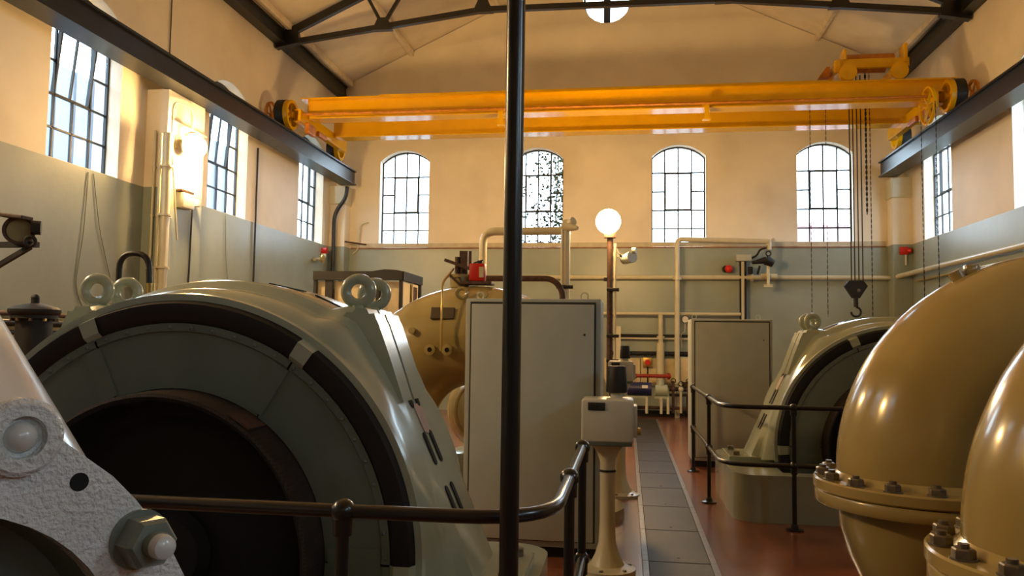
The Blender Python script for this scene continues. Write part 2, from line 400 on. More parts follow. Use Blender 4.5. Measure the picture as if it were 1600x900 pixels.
b = B(); ring(b, (XM, YE+.2, 9.5), (0, 1, 0), .53, .025, 32, 8); obj('frame', b, M_frame, w)
b = B(); box(b, (XM, YE+.2, 9.5), (.16, .03, 1.04)); obj('glazing_bar', b, M_frame, w, 0)
b = B(); box(b, (XM, YE+.2, 9.5), (1.04, .03, .03)); obj('glazing_bar', b, M_frame, w, 0)
for q in range(4):
    b = B(); prism(b, [(.02, .02)] + [(.51*math.cos(PI/2*i/6), .51*math.sin(PI/2*i/6)) for i in range(7)], (XM, YE+.2, 9.5),
                   (math.cos(PI/2*q), 0, math.sin(PI/2*q)), (-math.sin(PI/2*q), 0, math.cos(PI/2*q)), (0, 1, 0), .004); obj('pane', b, M_glass, w, 0)
portal((XM, YE+.41, 9.5), (-PI/2, 0, 0), 1.1, 1.1)

# ------------------------------------------------------------------ outdoors seen through the panes
b = B(); box(b, (0, 10, -.9), (160, 160, .2)); struct('ground', b, mat('yard_tarmac', (120, 120, 118), .9))
t = thing('warehouse', 'pale ribbed warehouse seen through the left wall windows', 'building', (-16, 12, -.8))
pbox('wall', (-16, 12, 4.2), (.3, 46, 10), M_cladding, t)
b = B()
for i in range(58): box(b, (-15.82, -10.6+i*.8, 4.2), (.08, .18, 10))
obj('cladding_rib', b, M_cladding, t, 0, kind='stuff')
t = thing('brick_building', 'red brick building low behind the end window nearest the right wall', 'building', (10.5, 44, -.8))
pbox('wall', (10.5, 44, 3.4), (5.2, 5, 8.4), M_brick, t)
pbox('roof', (10.5, 44, 7.66), (5.5, 5.3, .14), M_brick, t)
b = B()
for i in range(520):
    a = random.random(); u = .62 - abs(random.gauss(0, .42)) if a < .88 else random.uniform(-.6, .62)
    z = random.uniform(3.7, 6.1); c = V(-2.05+u, 18.62+random.uniform(-.1, .25), z); s = random.uniform(.025, .055)
    d1 = V(random.uniform(-1, 1), random.uniform(-.3, .3), random.uniform(-1, 1)).normalized(); d2 = d1.cross(V(random.uniform(-.3, .3), 1, random.uniform(-.3, .3))).normalized()
    vs = [b.verts.new(c+d1*s), b.verts.new(c+d2*s*.7), b.verts.new(c-d1*s), b.verts.new(c-d2*s*.7)]; b.faces.new(vs)
for i in range(9):
    x = random.uniform(-2.0, -1.4); pts = [V(x+random.uniform(-.1, .1), 18.7, -.8+.7*j) for j in range(11)]; sweep(b, pts, .008, 5)
tag(obj('ivy', b, M_leaf, None, 0), 'ivy leaves straggling over the outside of the second end window', 'ivy', kind='stuff')

# ------------------------------------------------------------------ roof steel
YT = 14.5
t = thing('roof_truss', 'black riveted steel roof truss spanning the hall above the yellow crane', 'truss', (XM, YT, 7.4))
tie = [(-6.86, 7.36), (-2.73, 7.88), (1.77, 7.86), (5.9, 7.42)]
for a, c in zip(tie, tie[1:]):
    b = B(); bar(b, (a[0], YT, a[1]), (c[0], YT, c[1]), .1, .1); obj('tie_bar', b, M_truss, t, 0)
raf = [(-6.86, 7.48), (-5.3, 8.2), (XM, 10.42), (4.34, 8.2), (5.9, 7.48)]
for a, c in zip(raf, raf[1:]):
    b = B(); bar(b, (a[0], YT, a[1]), (c[0], YT, c[1]), .1, .15); obj('rafter', b, M_truss, t, 0)
def web(a, c):
    b = B(); bar(b, (a[0], YT, a[1]), (c[0], YT, c[1]), .06, .06); obj('web_member', b, M_truss, t, 0)
for g, tops in (((-4.7, 7.66), ((-5.05, 8.3), (-4.05, 8.75))), ((-2.73, 7.92), ((-3.1, 9.2), (-2.2, 9.6))),
                ((3.74, 7.7), ((4.09, 8.3), (3.09, 8.75))), ((1.77, 7.9), ((2.14, 9.2), (1.24, 9.6)))):
    for q in tops: web(g, q)
    b = B(); prism(b, [(-.2, -.1), (.2, -.1), (.09, .14), (-.09, .14)], (g[0], YT-.06, g[1]), (1, 0, 0), (0, 0, 1), (0, 1, 0), .12); obj('gusset_plate', b, M_truss, t, 0)
for sx, gx in ((1, -6.86), (-1, 5.9)):
    b = B(); prism(b, [(0, -.12), (.5*sx, -.02), (.42*sx, .3), (0, .16)], (gx, YT-.07, 7.4), (1, 0, 0), (0, 0, 1), (0, 1, 0), .14); obj('gusset_plate', b, M_truss, t, 0)
for x, nm in ((-6.78, 'left'), (5.82, 'right')):
    b = B(); box(b, (x, (YE+YB)/2, 7.5), (.16, YE-YB-.05, .22)); box(b, (x, (YE+YB)/2, 7.62), (.22, YE-YB-.05, .03)); box(b, (x, (YE+YB)/2, 7.39), (.22, YE-YB-.05, .03))
    single('eaves_beam', 'black steel eaves beam along the top of the %s wall' % nm, 'beam', b, M_truss, smooth=0)

# crane rails
def rail_beam(x, nm):
    t = thing('crane_rail_beam', 'dark steel crane rail girder running along the %s wall' % nm, 'girder', (x, 6, RAILB))
    y0, y1 = YB+.1, 17.65; L = y1-y0; ym = (y0+y1)/2; s = 1 if x < 0 else -1
    b = B(); box(b, (x+.12*s, ym, 5.335), (.03, L, .31)); obj('web', b, M_steel, t, 0)
    b = B(); box(b, (x, ym, 5.186), (.36, L, .03)); obj('flange', b, M_steel, t, 0)
    b = B(); box(b, (x, ym, 5.492), (.36, L, .03)); obj('flange', b, M_steel, t, 0)
    b = B(); box(b, (x, ym, 5.53), (.06, L, .05)); obj('rail', b, M_steel, t, 0)
    b = B(); box(b, (x-.12*s, ym, 5.335), (.03, L, .31)); obj('web', b, M_steel, t, 0)
rail_beam(-6.45, 'left'); rail_beam(5.47, 'right')

# ------------------------------------------------------------------ overhead crane
CY0, CY1, CZ0, CZ1 = 14.5, 15.9, 5.83, 6.22
t = crane = thing('overhead_crane', 'yellow twin girder overhead travelling crane bridging the hall', 'crane', (XM, 15.2, 5.55))
for y in (CY0, CY1):
    b = B()
    box(b, (-.32, y, (CZ0+CZ1)/2), (11.7, .03, CZ1-CZ0)); box(b, (-.32, y, CZ0), (11.5, .34, .025)); box(b, (-.32, y, CZ1), (11.9, .3, .03))
    g = obj('girder', b, M_yellow, t, 0)
    b = B(); box(b, (-.6, y, CZ1+.03), (8.2, .24, .03)); obj('cover_plate', b, M_yellow, g, 0)
b = B(); box(b, (-.32, CY0-.1, CZ0-.11), (11.2, .05, .02)); box(b, (-.32, CY0-.1, CZ0-.12), (11.2, .01, .05))
for x in (-2.33, 1.4):
    b = B(); box(b, (x, CY0-.19, CZ0-.09), (.09, .05, .26)); box(b, (x, CY0-.15, CZ0-.22), (.14, .12, .03)); box(b, (x, CY0-.1, CZ0+.03), (.16, .2, .02)); obj('bracket', b, M_yellow, t, 0)
def spoked(bm, c, R, w, axis=(1, 0, 0), n=6, rim=.05):
    x, y, a = basis(axis); c = Vector(c)
    lathe(bm, [(R-rim, -w/2), (R, -w/2), (R, w/2), (R-rim, w/2), (R-rim, -w/2)], c, axis, 28, cap=False)
    cyl(bm, c-a*w*.6, c+a*w*.6, R*.22, 14)
    for i in range(n):
        d = x*math.cos(2*PI*i/n) + y*math.sin(2*PI*i/n); bar(bm, c+d*R*.15, c+d*(R-rim*.6), w*.35, R*.11, up=a)
for s, xr in ((1, -6.45), (-1, 5.47)):
    xc = xr + .25*s
    b = B(); box(b, (xc+.03*s, 15.35, 5.82), (.05, 2.5, .22)); box(b, (xc-.01*s, 15.35, 5.93), (.12, 2.5, .02)); box(b, (xc-.01*s, 15.35, 5.71), (.12, 2.5, .02))
    cg = obj('end_carriage', b, M_yellow, t, 0)
    b = B(); box(b, (xc+.09*s, 14.5, 5.64), (.1, .35, .2), .02); obj('axle_box', b, M_yellow2, cg, 0)
    b = B(); box(b, (xc+.08*s, 15.1, 5.68), (.06, .4, .1), .01); obj('axle_box', b, M_yellow2, cg, 0)
    for y, R in ((14.15, .285), (16.75, .24)):
        b = B(); spoked(b, (xr+.06*s, y, 5.56+R), R, .14, (1, 0, 0), 5, .06); obj('wheel', b, M_yellow, t)
        b = B(); lathe(b, [(R-.05, -.09), (R+.004, -.09), (R+.004, .08), (R-.05, .08)], (xr-.04*s, y, 5.56+R), (1, 0, 0), 28, cap=False); obj('tyre', b, M_blackm, t)
    b = B(); spoked(b, (xr-.3*s, 14.15, 5.85), .26, .04, (1, 0, 0), 6, .04); obj('gear_wheel', b, M_yellow2, t)
b = B(); spoked(b, (5.04, 14.1, 5.67), .33, .05, (1, 0, 0), 6, .035); cyl(b, (4.9, 14.1, 5.67), (5.2, 14.1, 5.67), .03, 10); obj('chain_wheel', b, M_yellow, t)
b = B(); bar(b, (5.12, 14.1, 5.67), (5.12, 14.5, 5.85), .03, .06); obj('bracket', b, M_yellow, t, 0)
b = B(); cyl(b, (-6.2, 14.15, 5.85), (5.2, 14.15, 5.85), .022, 10); obj('cross_shaft', b, M_yellow2, t)

t = thing('crane_trolley', 'yellow hoist trolley riding on top of the crane girders', 'trolley', (4.3, 15.2, 6.25))
b = B(); box(b, (4.3, 14.62, 6.62), (1.25, .08, .16), .01); box(b, (4.3, 15.8, 6.62), (1.25, .08, .16), .01)
box(b, (3.75, 15.2, 6.62), (.08, 1.2, .16)); box(b, (4.85, 15.2, 6.62), (.08, 1.2, .16)); box(b, (3.7, 14.55, 6.55), (.12, .06, .22), .02); obj('frame', b, M_yellow, t, 0)
b = B(); cyl(b, (3.95, 15.2, 6.78), (4.7, 15.2, 6.78), .14, 20); obj('rope_drum', b, M_yellow2, t)
b = B(); cyl(b, (3.88, 14.8, 6.74), (4.72, 14.8, 6.74), .11, 16); obj('motor', b, M_yellow2, t)
for x in (3.86, 4.72):
    for y in (14.5, 15.9):
        b = B(); lathe(b, [(.04, -.05), (.06, -.06), (.15, -.05), (.15, .05), (.06, .06), (.04, .05)], (x, y, 6.425), (0, 1, 0), 20); obj('wheel', b, M_yellow, t)
b = B(); prism(b, [(-.18, 6.45), (.04, 6.5), (.04, 6.68), (-.02, 6.68)], (3.62, 14.9, 0), (1, 0, 0), (0, 0, 1), (0, 1, 0), .5); obj('guard', b, M_yellow2, t, 0)
b = B(); box(b, (4.86, 14.7, 6.78), (.06, .3, .34), .01); obj('end_plate', b, M_yellow, t, 0)
b = B(); box(b, (3.84, 14.7, 6.78), (.05, .3, .2), .01); obj('end_plate', b, M_yellow, t, 0)

t = thing('hook_block', 'black crane hook block hanging on wire ropes near the right corner', 'hook', (4.13, 15.2, 2.1))
for x in (4.06, 4.12, 4.19, 4.26):
    b = B(); cyl(b, (x, 15.2, 2.68), (x, 15.2, 6.6), .011, 6); obj('wire_rope', b, M_blackm, t)
b = B(); prism(b, [(-.2, .1), (-.12, .2), (.12, .2), (.2, .1), (.06, -.12), (-.06, -.12)], (4.13, 15.15, 2.58), (1, 0, 0), (0, 0, 1), (0, 1, 0), .1); obj('sheave_block', b, M_blackm, t, 0)
b = B(); cyl(b, (4.17, 15.14, 2.6), (4.17, 15.26, 2.6), .03, 12); obj('pin', b, M_kerb, t)
b = B(); cyl(b, (4.13, 15.2, 2.3), (4.13, 15.2, 2.47), .04, 10)
sweep(b, [V(4.13 + .085*math.sin(a), 15.2, 2.21 + .085*math.cos(a)) for a in [i*PI*1.5/12 for i in range(13)]], .02, 8); obj('hook', b, M_blackm, t)
def chain(x, y, z0, z1, lab, w=.012):
    b = B(); n = int((z1-z0)/.05)
    for i in range(n):
        z = z0 + (i+.5)*.05
        if i % 2: box(b, (x, y, z), (w*1.6, w*.5, .062))
        else: box(b, (x, y, z), (w*.5, w*1.6, .062))
    return tag(obj('hand_chain', b, M_blackm, None, 0), lab, 'chain')
chain(3.23, 14.6, 2.1, 5.82, 'leftmost thin hand chain hanging in front of the right end window', .008)
chain(3.50, 14.6, 2.1, 5.82, 'thin hand chain hanging second from left before the right end window', .008)
chain(4.35, 15.2, 4.0, 6.65, 'short thick hand chain ending halfway up beside the hook ropes', .022)
chain(4.42, 15.2, 2.1, 6.65, 'long chain just right of the hook ropes and short chain', .01)
chain(5.04, 13.77, 2.0, 5.68, 'left fall of hand chain under the spoked crane wheel', .009)
chain(5.04, 14.43, 2.0, 5.68, 'right fall of hand chain under the spoked crane wheel', .009)

# ------------------------------------------------------------------ the two motors
PLINTH = .42
def outline(ph):        # outer casing radius at angle ph (0 = +x, 90 deg = up), symmetric left/right
    c, s = math.cos(ph), math.sin(ph); c = abs(c)
    a = math.degrees(math.atan2(s, c))
    arc = 1.26
    # flank from the lug (.76,1.1) to the foot (1.5,-.2)
    x0, z0, x1, z1 = .77, 1.1, 1.36, -.2; dx, dz = x1-x0, z1-z0
    den = c*dz - s*dx; flank = (x0*dz - z0*dx)/den if abs(den) > 1e-6 else 9
    if a > 62: return arc
    if a > 55: k = (a-55)/7; return arc*k + flank*(1-k)
    if a > -7.5: return flank
    return min(abs(.2/s), 1.36/max(c, 1e-4)) if s < 0 else flank
def make_motor(label):
    t = thing('electric_motor', label, 'motor', (GX, GY+.4, PLINTH))
    ax = V(GX, GY, GZ)
    rows = [(-.01, 1.135, 0), (-.01, 1.165, 0), (.015, 1.17, 0), (.06, 1.15, 0), (.1, 1.155, 0), (.13, None, .22), (.17, None, .42), (.22, None, .5), (.27, None, .46), (.31, None, .55), (.35, None, .93), (.38, None, 1), (.8, None, 1), (.84, None, .95), (.9, None, .4), (.95, None, 0)]
    b = B(); n = 120; R = []
    A0, A1 = math.radians(-7.6), PI + math.radians(7.6)
    for y, r, k in rows:
        row = []
        for i in range(n+1):
            ph = A0 + (A1-A0)*i/n; rad = r if r else 1.155 + (outline(ph)-1.155)*k
            row.append(b.verts.new(ax + V(math.cos(ph)*rad, y, math.sin(ph)*rad)))
        R.append(row)
    for p, q in zip(R, R[1:]):
        for i in range(n): b.faces.new((p[i], p[i+1], q[i+1], q[i]))
    obj('casing', b, M_gen, t, 30)
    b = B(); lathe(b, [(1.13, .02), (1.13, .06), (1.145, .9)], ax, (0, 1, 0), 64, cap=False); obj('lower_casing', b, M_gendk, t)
    for s in (-1, 1):    # feet
        b = B(); box(b, (GX+1.33*s, GY+.58, PLINTH+.03), (.44, .62, .06), .01); f = obj('foot', b, M_gen, t, 0)
        for yy in (.36, .8):
            b = B(); hexa(b, (GX+1.47*s, GY+yy, PLINTH+.06), (0, 0, 1), .035, .04); obj('holding_bolt', b, M_bolt, f)
    # perforated guard ring, cream clips, end shield in sectors
    b = B(); lathe(b, [(1.03, -.03), (1.05, -.045), (1.12, -.045), (1.135, -.005)], ax, (0, 1, 0), 96, cap=False); obj('guard_ring', b, M_mesh, t)
    for a in (-2, 56, 113, 182):
        b = B(); lathe(b, [(1.026, -.03), (1.05, -.052), (1.12, -.052), (1.137, -.01)], ax, (0, 1, 0), 3, cap=False, a0=math.radians(180-a-2.2), a1=math.radians(180-a+2.2)); o = obj('clip', b, M_gen, t)
    bounds = [0, 57, 113, 180, 237, 303, 360]
    for p, q in zip(bounds, bounds[1:]):
        b = B(); g = .25
        lathe(b, [(.735, -.002), (.735, -.028), (.99, -.028), (.995, -.036), (1.03, -.036), (1.03, .0)], ax, (0, 1, 0), 18, cap=False, a0=math.radians(180-q+g), a1=math.radians(180-p-g))
        sh = obj('shield_panel', b, M_shield, t)
    for a in (1.5, 59, 115, 178.5):
        a = math.radians(a); dr_ = V(math.cos(a), 0, math.sin(a)); b = B(); bar(b, ax+dr_*.75-V(0, .031, 0), ax+dr_*.985-V(0, .031, 0), .085, .007, up=(0, 1, 0)); obj('seam_strap', b, M_shield, t, 0)
    b = B()
    for i in range(60):
        a = 2*PI*i/60 + .03; sphere(b, ax+V(1.01*math.cos(a), -.037, 1.01*math.sin(a)), .009, 8, 5)
    obj('rivets', b, M_shield, t, kind='stuff')
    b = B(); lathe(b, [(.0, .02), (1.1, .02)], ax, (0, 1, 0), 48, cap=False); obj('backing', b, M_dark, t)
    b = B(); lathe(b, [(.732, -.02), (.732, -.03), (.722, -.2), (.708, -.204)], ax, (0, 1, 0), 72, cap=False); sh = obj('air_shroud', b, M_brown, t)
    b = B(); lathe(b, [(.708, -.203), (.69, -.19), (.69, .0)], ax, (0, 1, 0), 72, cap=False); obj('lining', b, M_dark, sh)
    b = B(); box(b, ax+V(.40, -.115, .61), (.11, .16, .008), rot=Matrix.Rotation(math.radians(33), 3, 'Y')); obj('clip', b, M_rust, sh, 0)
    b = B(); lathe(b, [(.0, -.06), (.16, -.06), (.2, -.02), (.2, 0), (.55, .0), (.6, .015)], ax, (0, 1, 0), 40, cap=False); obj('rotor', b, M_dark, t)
    # lifting lugs with two eyes each
    LUG = [(-.13, -.16), (.02, -.38), (.238, -.415), (.16, -.19), (.085, .01), (.06, .055), (-.05, .06), (-.12, -.02)]
    for s in (-1, 1):
        b = B(); d = V(.62*s, 0, .79); nx = V(.79*s, 0, -.62)
        c0 = ax + V(.745*s, .39, 1.06)
        prism(b, LUG, c0+V(0, -.07, 0), (1*s, 0, 0), (0, 0, 1), (0, 1, 0), .16)
        prism(b, LUG, c0+V(0, .12, 0), (1*s, 0, 0), (0, 0, 1), (0, 1, 0), .22)
        bmesh.ops.bevel(b, geom=[e for e in b.edges if abs((e.verts[0].co-e.verts[1].co).normalized().y) > .9], offset=.028, segments=4, affect='EDGES')
        lug = obj('lifting_lug', b, M_gen, t)
        for yy in (.0, .25):
            b = B(); cc = ax + V(.71*s, .39+yy, 1.205)
            ring(b, cc, V(.18, -1, 0), .062, .027, 32, 14); cyl(b, cc-V(0, 0, .1), cc-V(0, 0, .07), .034, 16); obj('lifting_eye', b, M_gen, lug)
    # ventilation slots on both flanks: dark raised plates stand in for shaded recesses
    for s in (-1, 1):
        fl = V(.59*s, 0, -1.3).normalized(); nn = V(1.3*s, 0, .59).normalized()
        for k_ in (.43, .73, 1.01):
            for yy in (.455, .57):
                c = ax + V(.77*s, yy, 1.1) + fl*k_ + nn*.002; b = B(); w, l = .026, .085
                pts = [(w*math.cos(a), (l-w if math.sin(a) > 0 else -l+w) + w*math.sin(a)) for a in [2*PI*i/16 for i in range(16)]]
                prism(b, pts, c, (0, 1, 0), fl, nn, .004); obj('vent_slot', b, M_dark, t, 0)
        c = ax + V(.77*s, .53, 1.1) + fl*.575 + nn*.001; b = B(); prism(b, [(-.06, -.08), (.02, -.075), (.07, -.05), (.06, .07), (.0, .085), (-.05, .07)], c, (0, 1, 0), fl, nn, .004); obj('bare_patch', b, M_pinkpatch, t, 0)
        for dg in (66, 78):
            a = math.radians(dg); b = B(); box(b, ax+V(1.262*math.cos(a)*s, .56, 1.262*math.sin(a)), (.2, .035, .006), rot=Matrix.Rotation(s*(PI/2-a), 3, 'Y')); obj('vent_slot', b, M_dark, t, 0)
    return t
motor = make_motor('large pale green electric motor close by on the left with dark round opening')
dup(motor, (TX, TY, 0), 'smaller-looking pale green electric motor behind the ochre elbow on the right')
def plinth(label):
    b = B(); x0, x1, y0, y1, r = GX-1.6, GX+1.6, GY-.5, GY+1.3, .22; pts = []
    for cx, cy, a in ((x1-r, y0+r, -90), (x1-r, y1-r, 0), (x0+r, y1-r, 90), (x0+r, y0+r, 180)):
        for i in range(7): q = math.radians(a+15*i); pts.append((cx+r*math.cos(q), cy+r*math.sin(q)))
    h = PITS[0]; prism(b, pts, (0, 0, 0), (1, 0, 0), (0, 1, 0), (0, 0, 1), PLINTH, [[(h[0], h[2]), (h[1], h[2]), (h[1], h[3]), (h[0], h[3])]])
    return single('motor_plinth', label, 'plinth', b, M_gen, smooth=30)
p1 = plinth('painted rounded plinth under the large motor on the left')
p2 = p1.copy(); C.objects.link(p2); p2.location = (TX, TY, 0); p2['label'] = 'painted rounded plinth under the motor by the right handrail'

# ------------------------------------------------------------------ right-hand elbows
def make_elbow(x, y, label):
    r, Rb, zf = .40, .72, .93
    t = thing('pipe_elbow', label, 'pipe', (x, y, 0))
    b = B(); c = V(x+Rb, y, zf+.03); pts = [V(x, y, zf-.03)]
    pts += [c + V(-Rb*math.cos(a), 0, Rb*math.sin(a)) for a in [PI/2*i/24 for i in range(25)]] + [V(x+Rb+.9, y, zf+.03+Rb)]
    sweep(b, pts, r, 48); obj('bend', b, M_pipe, t)
    b = B(); lathe(b, [(r, .0), (.505, 0), (.512, .008), (.512, .05), (.505, .058), (r+.03, .058), (r, .09)], (x, y, zf-.058), (0, 0, 1), 64); up = obj('flange', b, M_pipe, t)
    b = B(); lathe(b, [(.36, -.1), (.4, -.062), (.5, -.062), (.505, -.056), (.505, -.006), (.5, 0)], (x, y, zf-.062), (0, 0, 1), 64); obj('flange', b, M_pipe, t)
    b = B(); lathe(b, [(.395, zf-.14), (.385, .68), (.35, .55), (.29, .42), (.235, .28), (.21, .12), (.21, 0)], (x, y, 0), (0, 0, 1), 48); obj('tapered_base', b, M_pipe, t)
    f = None
    for i in range(16):
        a = 2*PI*(i+.5)/16; cx, cy = .462*math.cos(a), .462*math.sin(a)
        if f is None:
            b = B(); hexa(b, (x, y, zf), (0, 0, 1), .036, .036); cyl(b, (x, y, zf), (x, y, zf+.05), .017, 10); cyl(b, (x, y, zf-.001), (x, y, zf+.005), .042, 16)
            f = obj('bolt', b, M_bolt, t); f.location = (cx, cy, 0)
        else:
            q = f.copy(); C.objects.link(q); q.location = (cx, cy, 0)
    a = math.radians(62); p = c + V(-(Rb+r-.01)*math.cos(a), 0, (Rb+r-.01)*math.sin(a)); n = V(-math.cos(a), 0, math.sin(a))
    b = B(); cyl(b, p, p+n*.05, .035, 16); box(b, p+V(.06, 0, .05), (.07, .05, .05), .008); obj('air_plug', b, M_pipe, t)
    return t
e1 = make_elbow(1.47, 4.3, 'large ochre pipe elbow with bolted flange standing before the right motor')
e2 = dup(e1, (.04, -1.47, 0), 'nearer ochre pipe elbow cut off by the right edge of the photo')

# ------------------------------------------------------------------ left-hand arch pipe behind the big motor
AX, AY, AZ, AR, Ar = -1.44, 7.5, .80, .85, .47
t = thing('arched_pipe', 'big ochre arched pipe rising behind the left motor and grey cabinet', 'pipe', (AX, AY, 0))
b = B(); pts = [V(AX-AR, AY, .1), V(AX-AR, AY, .5)] + [V(AX-AR*math.cos(a), AY, AZ+AR*math.sin(a)) for a in [PI*i/36 for i in range(37)]] + [V(AX+AR, AY, .5), V(AX+AR, AY, .1)]
sweep(b, pts, Ar, 48); obj('bend', b, M_pipe, t)
for s in (-1, 1):
    b = B(); lathe(b, [(Ar, 0), (Ar+.11, 0), (Ar+.11, .1), (Ar, .1)], (AX+AR*s, AY, 0.0), (0, 0, 1), 40); obj('flange', b, M_pipe, t)
for x, z in ((-1.76, 1.53), (-1.6, 1.53)):
    b = B(); yf = AY-.45; lathe(b, [(.05, .12), (.05, .0), (.022, -.005), (.02, .03)], (x, yf-.04, z-.02), (0, 1, 0), 20, cap=False); o = obj('boss', b, M_pipe, t)
    b = B(); cyl(b, (x, yf-.035, z-.02), (x, yf+.05, z-.02), .02, 12); obj('plug', b, M_dark, t)
b = B(); cyl(b, (-1.93, AY-.5, 1.68), (-1.93, AY-.3, 1.68), .03, 14); obj('plug', b, M_pipe, t)
b = B(); box(b, (-1.66, AY-.43, 1.84), (.22, .04, .11), .005, rot=Matrix.Rotation(-.35, 3, 'X')); obj('nameplate', b, M_nameplate, t, 0)
b = B(); ring(b, (-1.5, AY-.36, 2.03), (0.2, -1, 0.1), .045, .018, 20, 8); obj('lifting_eye', b, M_pipe, t)
b = B(); ring(b, (-1.31, AY-.3, 2.03), (0.3, -1, 0.3), .04, .006, 20, 6); obj('ring', b, M_pipe, t)
t = thing('pump_casing', 'round ochre pump casing standing under the arched pipe', 'pump', (-1.45, 8.65, 0))
b = B(); sphere(b, (-1.45, 8.65, .85), .5, 32, 20, (1, .8, 1)); obj('volute', b, M_pipe, t)
b = B(); ring(b, (-1.45, 8.4, .85), (0, 1, 0), .34, .05, 32, 10); obj('flange', b, M_pipe, t)
b = B(); box(b, (-1.45, 8.65, .2), (.9, .6, .4), .02); obj('pedestal', b, M_gen, t)
b = B(); cyl(b, (-1.76, 7.86, 0), (-1.76, 7.86, 1.35), .016, 8)
b.free()
# valve gear and oil can on top of the arch
t = thing('relief_valve', 'rusty spring relief valve with lever on top of the arched pipe', 'valve', (-1.6, AY, 2.08))
b = B(); cyl(b, (-1.6, AY, 2.1), (-1.6, AY, 2.2), .09, 18); cyl(b, (-1.6, AY, 2.2), (-1.6, AY, 2.23), .11, 18); obj('base', b, M_pipe, t)
b = B(); box(b, (-1.56, AY, 2.34), (.08, .05, .24)); cyl(b, (-1.62, AY-.02, 2.2), (-1.62, AY-.02, 2.4), .025, 10); cyl(b, (-1.5, AY, 2.3), (-1.5, AY, 2.46), .014, 8); obj('body', b, M_rust, t)
b = B(); bar(b, (-1.74, AY-.05, 2.37), (-1.45, AY-.05, 2.27), .025, .03); bar(b, (-1.62, AY-.08, 2.3), (-1.55, AY-.08, 2.1), .02, .02); bar(b, (-1.55, AY-.08, 2.1), (-1.68, AY-.1, 2.22), .02, .02); obj('lever', b, M_rust, t, 0)
b = B(); pipe(b, [(-1.64, AY-.1, 2.28), (-1.66, AY-.46, 2.12), (-1.64, AY-.55, 1.9), (-1.64, AY-.56, 1.5)], .011, .08, 8); obj('drain_tube', b, M_plated, t)
t = thing('oil_can', 'small red oil can with black cap on the arched pipe', 'can', (-1.42, AY, 2.13))
b = B(); box(b, (-1.42, AY-.02, 2.25), (.15, .1, .17), .012); obj('body', b, M_red, t)
b = B(); box(b, (-1.375, AY-.072, 2.25), (.045, .004, .1)); obj('label', b, M_label, t, 0)
b = B(); cyl(b, (-1.40, AY-.02, 2.33), (-1.40, AY-.02, 2.365), .022, 12); bar(b, (-1.46, AY-.02, 2.34), (-1.37, AY-.02, 2.37), .02, .012); obj('cap', b, M_blackm, t)
b = B(); box(b, (-1.42, AY-.02, 2.145), (.3, .2, .03), .004); single('can_shelf', 'little steel shelf under the red oil can', 'shelf', b, M_rust, smooth=0)

# ------------------------------------------------------------------ control cabinets
def make_cabinet(x0, y0, label):
    w, d, h = 1.03, .62, 1.92; t = thing('control_cabinet', label, 'cabinet', (x0+w/2, y0+d/2, 0))
    b = B(); box(b, (x0+w/2, y0+d/2+.012, h/2+.04), (w, d-.02, h-.08), .008); obj('body', b, M_cab, t)
    b = B(); box(b, (x0+w/2, y0+d/2+.03, .06), (w-.04, d-.06, .12)); obj('base', b, M_blackm, t, 0)
    b = B(); box(b, (x0+w/2, y0+.014, h/2+.05), (w-.075, .012, h-.15)); obj('door_seal', b, M_cabdk, t, 0)
    b = B(); box(b, (x0+w/2, y0+.002, h/2+.045), (w-.1, .022, h-.175), .006); dr = obj('door', b, M_cab, t)
    b = B(); cyl(b, (x0+w-.12, y0-.02, h*.86), (x0+w-.12, y0+.0, h*.86), .008, 10); obj('lock', b, M_blackm, dr)
    for xx in (x0+.06, x0+w-.14):
        b = B(); ring(b, (xx, y0+.3, h+.035), (0.3, 1, 0), .03, .006, 20, 6); obj('lifting_eye', b, M_cab, t)
    return t
cab = make_cabinet(-1.22, 5.95, 'tall grey control cabinet behind the black pole beside the walkway')
dup(cab, (2.06, 4.7, 0), 'grey control cabinet standing beyond the right handrail at the walkway end')

# ------------------------------------------------------------------ handrails
def handrail(name, label, posts, rails, r=.021, ballr=.037, base=(0, 0, 0)):
    t = thing(name, label, 'railing', base)
    for x, y, zt, balls in posts:
        b = B(); cyl(b, (x, y, .02), (x, y, zt), r*.95, 14); p = obj('post', b, M_black, t)
        b = B(); lathe(b, [(.075, 0), (.075, .012), (.035, .02), (.028, .05)], (x, y, 0), (0, 0, 1), 20); obj('foot', b, M_black, p)
        for z in balls:
            b = B(); sphere(b, (x, y, z), ballr, 20, 12); cyl(b, (x, y, z-.07), (x, y, z), r*1.35, 14, r*1.45); obj('ball_joint', b, M_black, p)
    for pts in rails:
        b = B(); sweep(b, fillet(pts, .28, 8), r, 14); obj('rail', b, M_black, t)
    return t
HZ, HM = 1.09, .56
handrail('handrail', 'black ball-jointed handrail turning beside the left motor and valve actuator',
    [(-.83, 2.3, HZ, (HZ, HM)), (-1.75, 2.3, HZ, (HZ, HM)), (-.21, 3.02, HZ, (HZ, HM)), (-.21, 3.9, HZ, (HZ, HM))],
    [[(-2.6, 2.3, HZ), (-.83, 2.3, HZ), (-.21, 2.3, HZ), (-.21, 3.02, HZ), (-.21, 3.93, HZ)], [(-2.6, 2.3, HM), (-.83, 2.3, HM), (-.21, 2.3, HM), (-.21, 3.02, HM), (-.21, 3.93, HM)]], base=(-.83, 2.3, 0))
handrail('handrail', 'black two-rail handrail standing on the red floor before the right motor',
    [(.83, 10.3, 1.05, (1.05, .55)), (.83, 8.34, 1.05, (1.05, .55)), (1.44, 7.25, 1.05, (1.05, .55)), (2.9, 7.25, 1.05, (1.05, .55))],
    [[(.83, 10.33, z), (.83, 8.34, z), (.83, 7.25, z), (1.44, 7.25, z), (3.4, 7.25, z)] for z in (1.05, .55)], base=(.83, 8.34, 0))
